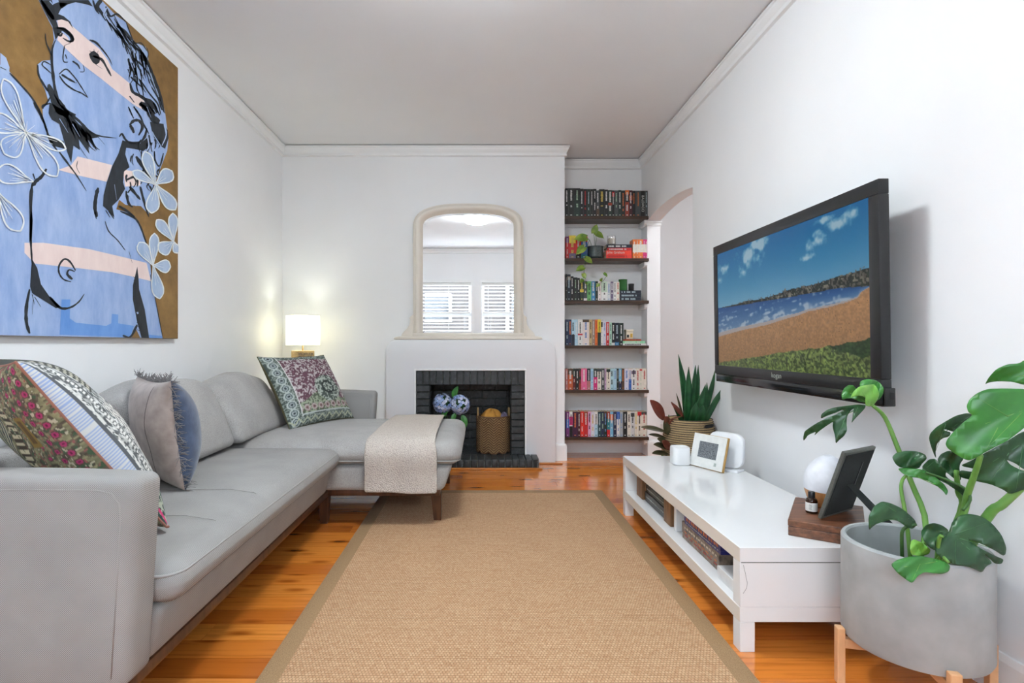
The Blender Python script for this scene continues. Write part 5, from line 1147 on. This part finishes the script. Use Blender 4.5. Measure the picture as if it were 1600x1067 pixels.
for (b_, t_, y, _) in VINE:
    p0, p1 = pz2(*b_, y), pz2(*t_, y-.02); d = p1-p0; Lf = d.length*1.06
    thick(MB().grid(place(leaf_shape(Lf, Lf*.36, 'heart', cup=.25, droop=.10), p0, d, Vector((random.uniform(-.3,.3), -1, .5)))).build('leaf', 'leaf_pothos', po, smooth=True), .001)
for pts in ([soilp, pz2(445,240,4.95), pz2(440,185,4.92)], [soilp, pz2(470,250,4.95), pz2(455,180,4.93)], [soilp+Vector((-.03,-.03,0)), pz2(390,262,4.92), pz2(355,240,4.90)], [pz2(390,262,4.92), pz2(365,330,4.885), pz2(345,470,4.885), pz2(335,560,4.89), pz2(322,660,4.89), pz2(312,735,4.895), pz2(345,790,4.90), pz2(370,810,4.905)], [pz2(365,330,4.885), pz2(330,350,4.875)],
            [soilp+Vector((.02,-.03,0)), pz2(520,265,4.92), pz2(560,300,4.90), pz2(575,480,4.885), pz2(590,560,4.89), pz2(590,690,4.895), pz2(560,745,4.90), pz2(505,790,4.90), pz2(470,830,4.905)]):
    if pts[0] == soilp+Vector((.02,-.03,0)): pts = [pz2(605,690,4.895), pz2(585,705,4.895), pz2(560,745,4.90), pz2(505,790,4.90), pz2(470,830,4.905), pz2(420,820,4.905), pz2(370,810,4.905)]
    MB().tube(pts, .0019, 5).build('stem', 'stem_dark', po, smooth=True)

# ------------------------------------------------------------------ basket and hydrangeas in the fireplace
kx, ky, kz = .108, 4.83, .078
bk = thing('woven_basket', 'brown woven rope basket with two handles standing in the fireplace', 'basket', (kx, ky, kz))
plain('basket_brown', S(98,68,44), .85, .3, 90, .4, 200); plain('basket_straw', S(152,124,82), .8, .25, 120)
MB().lathe([(0,.001),(.130,.001),(.140,.010),(.146,.16),(.144,.315),(.138,.315),(.138,.02),(0,.02)], (kx, ky, kz), 40, cap=False).build('body', 'basket_brown', bk, auto=.7)
for mat, ph in (('basket_brown', 0), ('basket_straw', .5)):
    q = MB()
    for r_ in range(15):
        P = []
        for k in range(96):
            a = 2*PI*k/96; s = (k/96*10) % 1; tri = abs(2*s-1)*2-1
            zz = .004+.0215*(r_+ph)+.020*tri; zz = min(max(zz, .004), .312); P.append((kx+.1475*math.cos(a), ky+.1475*math.sin(a), kz+zz))
        q.tube(P, .0060 if ph == 0 else .0042, 5, True)
    tag(q.build('weave', mat, bk, smooth=True), kind='stuff')
MB().tube([(kx+.143*math.cos(a), ky+.143*math.sin(a), kz+.315) for a in [2*PI*k/48 for k in range(48)]], .008, 6, True).build('rim', 'basket_brown', bk, smooth=True)
for s in (-1, 1):
    P = [(kx+s*.138, ky-.045+.09*i/12, kz+.29+.095*math.sin(PI*i/12)**.6) for i in range(13)]
    MB().tube(P, .0085, 7).build('handle', 'basket_straw', bk, smooth=True)
def cloth(name, label, cx, cy, cz, rx, ry, rz, mat, seed):
    P = []
    for i in range(13):
        ph = PI/2*i/12; row_ = []
        for k in range(37):
            a = 2*PI*k/36; f = 1+.16*math.sin(3*a+seed)+.10*math.sin(7*a+2*seed+i*.5); row_.append((cx+rx*math.cos(a)*math.cos(ph)*f, cy+ry*math.sin(a)*math.cos(ph)*f, cz+rz*math.sin(ph)*(1+.15*math.sin(5*a+seed))))
        P.append(row_)
    return tag(MB().grid(P).build(name, mat, None, smooth=True), label, 'cloth')
cloth('mustard_blanket', 'crumpled mustard cloth in the top of the basket', kx-.02, ky-.02, kz+.285, .095, .085, .085, 'mustard_cloth', 1.0)
cloth('lavender_cloth', 'bit of lavender cloth at the right of the basket', kx+.092, ky-.03, kz+.285, .035, .05, .06, 'lavender_cloth', 2.0)
va_ = thing('flower_vase', 'dark vase behind the chaise holding blue hydrangeas', 'vase', (-.27, 4.80, .078))
MB().lathe([(0,.001),(.055,.001),(.075,.05),(.078,.11),(.055,.18),(.040,.22),(.046,.245),(.042,.245),(.036,.22),(0,.2)], (-.27, 4.80, .078), 32, cap=False).build('body', 'grey_glaze', va_, smooth=True)
def floret_mesh():
    q = MB()
    for k in range(4):
        a = PI/2*k; c, s = math.cos(a), math.sin(a); n = (-s, c)
        pts = [(0,0,0),(.010*c+.009*n[0],.010*s+.009*n[1],.004),(.018*c,.018*s,.002),(.010*c-.009*n[0],.010*s-.009*n[1],.004)]
        q.add(pts, [(0,1,2,3)])
    return q
for hi, (px, py, y, lab, fr_) in enumerate(((692, 630, 4.74, 'left blue hydrangea head in the fireplace', .5), (718.5, 632, 4.72, 'right paler blue hydrangea head in the fireplace', .65))):
    c = U(px, py, y); R = .082
    hy = thing('hydrangea', lab, 'flower', c, group='hydrangeas in the fireplace')
    MB().lathe([(R*.8*math.sin(PI*i/10), -R*.8*math.cos(PI*i/10)) for i in range(11)], c, 20, cap=False).build('core', 'leaf_dark', hy, smooth=True)
    for mat, cnt in (('petal_blue', 1-fr_), ('petal_pale', fr_)):
        q = MB(); n = 130
        for i in range(n):
            if (random.random() < cnt):
                zz = 1-2*(i+.5)/n; a = i*2.399963; r = math.sqrt(1-zz*zz); nv = Vector((r*math.cos(a), r*math.sin(a), zz)); pos = c+nv*R*random.uniform(.93, 1.07)
                rot = nv.to_track_quat('Z', 'Y').to_matrix() @ Matrix.Rotation(random.uniform(0, 3), 3, 'Z'); fm = floret_mesh()
                q.add([pos+rot @ Vector(v) for v in fm.v], fm.f)
        tag(q.build('florets', mat, hy, recalc=False), kind='stuff')
    MB().tube([c-Vector((0,0,.05)), c+Vector((-.27-c.x, 4.8-c.y, -.12))*.5+Vector((0,0,-.06)), Vector((-.27+.01*hi, 4.80, .30))], .004, 6).build('stem', 'stem_dark', hy, smooth=True)
    for b_, t_ in ((((708,622),(712,607)), ((700,640),(690,650))) if hi == 0 else (((722,648),(728,664)), ((712,645),(706,656)))):
        p0, p1 = U(*b_, y-.02), U(*t_, y-.05); d = p1-p0
        thick(MB().grid(place(leaf_shape(d.length*1.15, d.length*.30, 'oval', cup=.3, droop=.3), p0, d, (0,-.7,.8))).build('leaf', 'leaf_mid', hy, smooth=True))

# ------------------------------------------------------------------ rope planter with snake plant, rubber plant
rx_, ry_ = 1.352, 3.515
rb = thing('rope_planter', 'striped rope basket planter at the far end of the bench', 'planter', (rx_, ry_, 0))
prof_ = []
nr = 40
for i in range(nr):
    t_ = i/(nr-1); z = .002+.535*t_; r = .118+.050*math.sin(PI*min(1, t_*1.08+.02))**.8 if t_ > .0 else .118
    r = np.interp(t_, [0,.3,.62,.8,1], [.120,.152,.166,.160,.138])
    prof_ += [(r-.0035, z), (r+.003, z+.0035), (r+.003, z+.009)]
plain('rope_dark', S(96,80,66), .9, .2, 120)
q = MB().lathe([(0,.002)]+prof_+[(.128,.545),(.120,.53),(.120,.50),(0,.50)], (rx_, ry_, 0), 48, cap=False).build('body', 'rope', rb, smooth=True)
for k in range(0, nr):                               # darker coils between the straw ones
    r = prof_[3*k][0]+.0055; z = prof_[3*k][1]+.0118
    MB().tube([(rx_+r*math.cos(a), ry_+r*math.sin(a), z) for a in [2*PI*j/40 for j in range(40)]], .0030, 5, True).build('coil', 'rope_dark', rb, smooth=True)
hc = U(1108, 668, 3.38); MB().tube([hc+Vector((-.045, .012, -.006)), hc+Vector((-.02, -.006, .006)), hc+Vector((.015, 0, .012)), hc+Vector((.045, .04, .012))], [.004, .011, .011, .004], 8).build('handle_slot_shade', 'near_black', rb, smooth=True)  # solid near-black tube paints the shade of the open handle slot
MB().lathe([(0,.502),(.119,.502)], (rx_, ry_, 0), 24, cap=False).build('soil', 'soil', rb)
sp = thing('snake_plant', 'tall dark green snake plant in the rope planter', 'plant', (rx_, ry_, .50))
zc = lambda zx, zy: (980+zx*.16878, 540+zy*.16878)      # zoom pixels -> photo pixels
SN = [((560,690),(474,80),[(530,380)],.040,3.50), ((568,700),(570,195),[(558,450)],.046,3.47), ((585,690),(632,180),[(620,400)],.036,3.54), ((640,690),(660,180),[(672,420),(645,300)],.024,3.56), ((620,700),(725,360),[(680,540)],.050,3.44), ((735,690),(738,340),[(740,520)],.030,3.52), ((735,695),(818,215),[(760,480)],.034,3.53), ((750,690),(908,360),[(790,540)],.044,3.45), ((640,705),(640,520),[(620,600)],.060,3.41), ((700,705),(700,540),[(690,620)],.058,3.42), ((545,690),(455,440),[(490,570)],.014,3.5), ((520,660),(412,520),[(470,600)],.030,3.46), ((660,690),(618,280),[(590,460)],.036,3.58)]
for b_, t_, mids, wd, y in SN:
    pts = [U(*zc(*p), y) for p in [b_]+mids+[t_]]; pts[0].z = .505; 
    pts[0] = Vector((rx_+(pts[0].x-rx_)*.8, ry_+(y-3.48)*.7, .503))
    tip = pts[-1]; n = 14; P = []
    for i in range(n+1):
        t = i/n
        if len(pts) == 3: p = pts[0]*(1-t)**2+pts[1]*2*t*(1-t)+pts[2]*t*t
        else: p = pts[0]*(1-t)**3+pts[1]*3*t*(1-t)**2+pts[2]*3*t*t*(1-t)+pts[3]*t**3
        w_ = .78*wd/2*(.75+.6*math.sin(PI*min(1, t*.9+.12)))*min(1, (1-t)*3.2)**.8+.0006
        tw = .5*math.sin(3*t+y*9); sx = Vector((math.cos(tw), .35*math.sin(tw), 0)).normalized()
        P.append([p+sx*w_*q+Vector((0,1,0))*(abs(q)*w_*-.35) for q in (-1,-.5,0,.5,1)])
    thick(MB().grid(P).build('leaf', 'leaf_snake' if wd > .02 else 'leaf_olive', sp, smooth=True), .003)
fp_x, fp_y = 1.078, 3.57
pt_ = thing('nursery_pot', 'small dark pot hidden behind the far end of the bench', 'pot', (fp_x, fp_y, 0))
MB().lathe([(0,.001),(.075,.001),(.095,.19),(.10,.19),(.10,.205),(.09,.205),(.085,.17),(0,.17)], (fp_x, fp_y, 0), 28, cap=False).build('body', 'black_plastic', pt_, auto=.7)
MB().lathe([(0,.171),(.0855,.171)], (fp_x, fp_y, 0), 20, cap=False).build('soil', 'soil', pt_)
rp = thing('rubber_plant', 'burgundy leaved rubber plant between the bookshelves and rope planter', 'plant', (fp_x, fp_y, .17))
stem_top = U(*zc(385, 640), 3.52)
MB().tube([(fp_x, fp_y, .172), U(*zc(385, 960), 3.52), U(*zc(375, 800), 3.52), stem_top], [.006, .006, .005, .003], 7).build('stem', 'stem_dark', rp, smooth=True)
RBL = [((345,690),(222,505),.40,'leaf_burgundy',3.50,(.6,-1,.3)), ((365,800),(135,745),.26,'leaf_olive',3.48,(0,-.5,1)), ((370,860),(205,815),.25,'leaf_olive',3.50,(0,-.5,1)), ((385,690),(500,650),.20,'leaf_burgundy',3.47,(0,-.4,1)), ((380,720),(350,660),.5,'leaf_burgundy',3.46,(0,-1,.3)), ((385,830),(345,700),.32,'leaf_olive',3.47,(0,-1,.2)), ((385,920),(285,860),.40,'leaf_olive',3.47,(0,-.8,.7)), ((385,950),(250,910),.34,'leaf_olive',3.46,(0,-.7,.8)), ((385,1000),(235,990),.3,'leaf_olive',3.46,(0,-.6,.9)), ((390,800),(420,680),.30,'leaf_burgundy',3.50,(-.5,-1,0)), ((400,960),(330,880),.4,'leaf_burgundy',3.44,(0,-1,.4)), ((520,660),(412,525),.16,'leaf_burgundy',3.44,(.3,-1,0))]
for b_, t_, wr, mat, y, up in RBL:
    p0, p1 = U(*zc(*b_), y), U(*zc(*t_), y-.05); d = p1-p0; Lf = d.length
    thick(MB().grid(place(leaf_shape(Lf, Lf*wr*.62, 'oval', cup=.25, droop=.05), p0, d, up)).build('leaf', mat, rp, smooth=True), .0014)

# ------------------------------------------------------------------ concrete planter on a wooden stand, monstera
qx, qy, qr = 1.280, 1.602, .180
ps = thing('plant_stand', 'pale wooden four legged plant stand under the concrete planter', 'plant stand', (qx, qy, 0))
for k in range(4):
    a = math.radians(167-90*k); c = Vector((qx+.194*math.cos(a), qy+.194*math.sin(a), 0)); u_ = Vector((math.cos(a), math.sin(a), 0)); w_ = Vector((-u_.y, u_.x, 0)); h = .014
    vs = [c+u_*i*.011+w_*j*h+Vector((0,0,z)) for z in (0.001, .172) for i, j in ((-1,-1),(1,-1),(1,1),(-1,1))]
    MB().add(vs, [(0,3,2,1),(4,5,6,7),(0,1,5,4),(1,2,6,5),(2,3,7,6),(3,0,4,7)]).build('leg', 'light_wood', ps, bevel=.003)
for k in range(2):
    a = math.radians(167-90*k); u_ = Vector((math.cos(a), math.sin(a), 0))*.19; w_ = Vector((-u_.y, u_.x, 0)).normalized()*.011; c = Vector((qx, qy, 0)); zz0 = .100 if k == 0 else .1005
    vs = [c+u_*i+w_*j+Vector((0,0,z)) for z in (.112, .140) for i, j in ((-1,-1),(1,-1),(1,1),(-1,1))]
    MB().add(vs, [(0,3,2,1),(4,5,6,7),(0,1,5,4),(1,2,6,5),(2,3,7,6),(3,0,4,7)]).build('crossbar', 'light_wood', ps, bevel=.002)
pl_ = thing('concrete_planter', 'round grey concrete planter in front of the white bench', 'planter', (qx, qy, .141))
zr = .446-.141
MB().lathe([(0,.0005),(qr-.02,.0005),(qr-.006,.006),(qr,.018),(qr,zr-.006),(qr-.004,zr),(qr-.012,zr),(qr-.016,zr-.006),(qr-.018,.10),(0,.10)], (qx, qy, .141), 72, cap=False).build('body', 'concrete', pl_, auto=.5)
MB().lathe([(0,.14),(qr-.0185,.14)], (qx, qy, .141), 40, cap=False).build('soil', 'soil', pl_)
mo = thing('monstera', 'large green monstera with split leaves in the concrete planter', 'plant', (qx, qy, .282))
ze = lambda zx, zy: (1200+zx*.475, 560+zy*.475)
from mathutils.geometry import delaunay_2d_cdt
def E(zx, zy, y): return U(*ze(zx, zy), y)
ZV = {'F': (1250, 560, .2813), 'G': (1430, 550, .281), 'H': (1300, 700, .344)}
def inside(p, poly):
    c = False; n = len(poly)
    for i in range(n):
        a, b = poly[i], poly[i-1]
        if (a[1] > p[1]) != (b[1] > p[1]) and p[0] < (b[0]-a[0])*(p[1]-a[1])/(b[1]-a[1])+a[0]: c = not c
    return c
def split_leaf(k, pts, yl, yr, ys, mat, ribs=(), bend=.02, seed=0):
    """one leaf: its outline on its own slanted, curved surface (yl, yr: distance at its left and right; ys: change downwards)"""
    ox, oy, sc = ZV[k]; P = [(ox+p[0]*sc, oy+p[1]*sc) for p in pts]
    for _ in range(2):                                # round the outline a little
        Q = []
        for i in range(len(P)):
            a, b = P[i], P[(i+1) % len(P)]; Q += [(a[0]*.82+b[0]*.18, a[1]*.82+b[1]*.18), (a[0]*.18+b[0]*.82, a[1]*.18+b[1]*.82)]
        P = Q
    x0, x1, z0, z1 = min(p[0] for p in P), max(p[0] for p in P), min(p[1] for p in P), max(p[1] for p in P)
    step = max(x1-x0, z1-z0)/14; ins = []
    gx = x0+step*.6
    while gx < x1:
        gy = z0+step*.6
        while gy < z1:
            if inside((gx, gy), P): ins.append((gx, gy))
            gy += step
        gx += step
    n = len(P); vs, _, fs, *_r = delaunay_2d_cdt([Vector(p) for p in P]+[Vector(p) for p in ins], [(i, (i+1) % n) for i in range(n)], [], 1, 1e-4)
    sz = max(x1-x0, z1-z0)
    def surf(p, up=0):
        tx, ty = (p[0]-x0)/(x1-x0), (p[1]-z0)/(z1-z0)
        y = yl+(yr-yl)*tx+ys*(ty-.5)+bend*((2*tx-1)**2*.6+(2*ty-1)**2*.4)+.004*math.sin(9*tx+7*ty+seed)
        if ribs:                                      # shallow fold along the main rib
            a, b = [(ox+q[0]*sc, oy+q[1]*sc) for q in ribs[0]]; dx, dy = b[0]-a[0], b[1]-a[1]; L = math.hypot(dx, dy)
            y -= .045*min(1, abs((p[0]-a[0])*dy-(p[1]-a[1])*dx)/L/sz*2)*.5
        w = U(p[0], p[1], y-up); w.x = min(w.x, 1.512); return w
    o = MB().add([surf(p) for p in vs], [tuple(f) for f in fs]).build('leaf', mat, mo, smooth=True); thick(o, .0012)
    for i, (a, b) in enumerate(ribs):
        a, b = (ox+a[0]*sc, oy+a[1]*sc), (ox+b[0]*sc, oy+b[1]*sc)
        v_ = MB().tube([surf((a[0]+(b[0]-a[0])*t, a[1]+(b[1]-a[1])*t), .0006) for t in (0, .2, .4, .6, .8, 1)], [.0017*(1-.7*t)*(1 if i == 0 else .6) for t in (0, .2, .4, .6, .8, 1)], 5).build('vein', 'stem_green' if mat != 'leaf_dark' else 'leaf_vein', mo, smooth=True); v_.parent = o
    return o
leaf_mat('leaf_vein', S(64,108,66), S(84,128,84))
split_leaf('F', [(365,258),(320,255),(270,262),(200,270),(150,285),(118,310),(115,335),(150,318),(200,300),(235,283),(240,290),(190,315),(140,335),(100,355),(60,380),(25,405),(17,440),(20,458),(35,440),(45,425),(90,405),(78,430),(110,400),(160,365),(185,350),(180,380),(195,430),(198,474),(215,455),(245,430),(262,400),(258,360),(262,320),(280,290),(300,275),(295,300),(290,340),(285,360),(310,330),(340,300),(362,275)], 1.76, 1.69, .0, 'leaf_dark', [((362,260),(40,415)), ((270,290),(200,450)), ((320,270),(290,345))], .02)
split_leaf('F', [(330,155),(335,125),(375,114),(420,120),(450,140),(467,170),(460,200),(440,228),(425,235),(400,200)], 1.71, 1.70, 0, 'leaf_mid', [((400,255),(430,130))], .01)
split_leaf('F', [(235,230),(229,200),(245,165),(270,147),(295,150),(312,168),(330,200),(360,215),(365,245),(330,240),(290,220),(260,222)], 1.75, 1.70, 0, 'leaf_mid', [((360,240),(250,175))], .01)
split_leaf('F', [(280,217),(300,180),(330,155),(375,146),(410,142),(430,165),(440,200),(430,230),(405,262),(385,267),(365,262),(362,240),(365,215),(330,205),(300,212)], 1.67, 1.67, 0, 'leaf_light', [((392,262),(405,150)), ((390,255),(330,165))], .02)
split_leaf('H', [(272,42),(290,22),(340,12),(390,15),(425,30),(431,48),(408,70),(396,92),(350,93),(310,88),(290,75)], 1.60, 1.57, 0, 'leaf_dark', [((345,92),(360,20))], .015)
split_leaf('H', [(405,88),(440,50),(470,48),(490,75),(520,100),(515,125),(530,140),(560,160),(600,185),(630,215),(625,242),(602,235),(590,210),(560,188),(520,162),(480,142),(440,112)], 1.58, 1.50, 0, 'leaf_dark', [((410,95),(610,215)), ((430,90),(470,55))], .015)
split_leaf('H', [(297,92),(340,90),(400,95),(440,110),(480,140),(510,165),(528,195),(520,216),(505,195),(480,175),(440,150),(390,135),(345,130),(320,115)], 1.565, 1.53, -.02, 'leaf_mid', [((345,110),(515,190))], .01)
split_leaf('G', [(122,600),(140,570),(185,547),(240,560),(271,592),(250,620),(245,650),(258,705),(240,722),(200,690),(150,650)], 1.56, 1.53, -.01, 'leaf_dark', [((150,565),(240,710))], .015)
split_leaf('H', [(168,374),(165,310),(190,265),(225,242),(265,250),(310,270),(345,297),(375,325),(384,350),(365,369),(335,356),(300,330),(265,325),(230,335),(200,345),(180,360)], 1.46, 1.50, -.03, 'leaf_dark', [((350,320),(180,330)), ((290,290),(230,250))], .03)
split_leaf('H', [(403,382),(425,350),(460,339),(500,350),(530,372),(520,395),(480,410),(465,430),(470,467),(440,450),(415,420)], 1.46, 1.45, 0, 'leaf_dark', [((525,380),(420,375))], .015)
split_leaf('H', [(535,377),(545,335),(580,305),(625,298),(680,310),(730,345),(770,395),(791,450),(788,482),(775,489),(740,465),(690,440),(640,420),(618,418),(650,440),(700,470),(750,493),(779,505),(770,526),(740,526),(715,500),(685,477),(730,522),(700,535),(681,567),(650,550),(610,535),(560,530),(510,510),(475,480),(462,450),(465,420),(490,405),(515,400),(520,385)], 1.45, 1.43, -.06, 'leaf_dark', [((535,385),(700,525)), ((580,410),(770,470)), ((560,390),(700,340)), ((560,420),(560,520))], .03)
split_leaf('H', [(353,452),(360,420),(375,414),(410,430),(448,460),(440,482),(400,490),(360,486)], 1.48, 1.47, 0, 'leaf_light', [((405,485),(375,425))], .01)
split_leaf('H', [(266,530),(290,510),(340,495),(400,489),(460,500),(510,515),(538,536),(530,560),(500,573),(455,568),(420,562),(390,580),(365,614),(340,600),(300,570)], 1.415, 1.405, -.02, 'leaf_mid', [((480,515),(300,545)), ((400,525),(365,600))], .02)
split_leaf('G', [(76,480),(85,450),(120,415),(170,385),(230,352),(290,338),(330,350),(290,420),(215,445),(165,428),(158,434),(200,447),(190,470),(150,480),(120,510),(112,560),(116,590),(105,570),(90,530)], 1.58, 1.53, 0, 'leaf_dark', [((300,360),(90,490)), ((170,400),(110,560))], .03)
split_leaf('G', [(247,632),(310,605),(390,560),(450,530),(520,490),(600,440),(690,430),(760,520),(740,640),(605,655),(560,620),(505,597),(530,628),(600,662),(740,668),(690,740),(605,763),(525,791),(490,765),(420,735),(340,718),(245,695),(246,655),(325,668),(335,650)], 1.50, 1.415, .0, 'leaf_dark', [((640,480),(300,690)), ((600,520),(560,770)), ((520,560),(420,720))], .02)
split_leaf('G', [(168,512),(178,485),(215,440),(270,390),(322,350),(295,335),(285,300),(300,265),(340,230),(400,205),(500,202),(620,206),(720,235),(750,300),(700,370),(620,410),(570,450),(510,495),(440,530),(380,562),(330,592),(300,603),(270,595),(220,565),(180,535)], 1.46, 1.375, -.03, 'leaf_mid', [((700,290),(240,450)), ((600,330),(410,525)), ((520,360),(340,250)), ((460,420),(395,540))], .02)
split_leaf('G', [(387,180),(410,140),(450,95),(510,68),(580,63),(605,45),(680,50),(740,100),(700,170),(605,183),(540,165),(460,162),(410,168)], 1.45, 1.385, 0, 'leaf_mid', [((730,110),(420,160))], .02)
def stalk(pts, r0, r1, mat='stem_green'):
    P = [Vector(p) for p in pts]; Q = []
    for i in range(len(P)-1):
        a, b, c, d = P[max(i-1, 0)], P[i], P[i+1], P[min(i+2, len(P)-1)]
        for t in (0, .25, .5, .75): Q.append(.5*((2*b)+(c-a)*t+(2*a-5*b+4*c-d)*t*t+(3*b-a-3*c+d)*t**3))
    Q.append(P[-1]); n = len(Q); MB().tube(Q, [r0+(r1-r0)*i/(n-1) for i in range(n)], 8).build('stem', mat, mo, smooth=True)
def root(dx, dy): return (qx+dx, qy+dy, .284)
stalk([root(.0,.02), E(520,560,1.62), E(470,405,1.66), E(425,290,1.68), E(385,195,1.70), E(345,155,1.70)], .0085, .0055)
stalk([root(-.02,-.03), E(463,600,1.56), E(450,500,1.57), E(438,430,1.58), E(445,395,1.58), E(470,378,1.57)], .006, .004)
stalk([root(-.05,-.03), E(440,610,1.52), E(447,560,1.51), E(488,545,1.50)], .005, .004, 'stem_dark')
stalk([root(.02,-.04), E(640,515,1.52), E(655,450,1.50), E(680,380,1.47), E(700,318,1.445)], .011, .006)
stalk([root(.01,-.02), E(632,510,1.55), E(625,440,1.54), E(620,370,1.52)], .009, .006)
stalk([root(.06,-.02), E(715,530,1.50), E(770,480,1.475), E(830,425,1.455), E(870,380,1.44)], .014, .009, 'stem_green')
stalk([E(640,500,1.50), E(665,465,1.49), E(650,430,1.50), E(590,400,1.52), E(520,375,1.54)], .004, .003, 'stem_dark')
stalk([root(.0,-.07), E(560,610,1.44), E(575,585,1.42)], .006, .004)
stalk([root(-.02,-.09), E(560,660,1.45), E(595,672,1.42)], .005, .004)
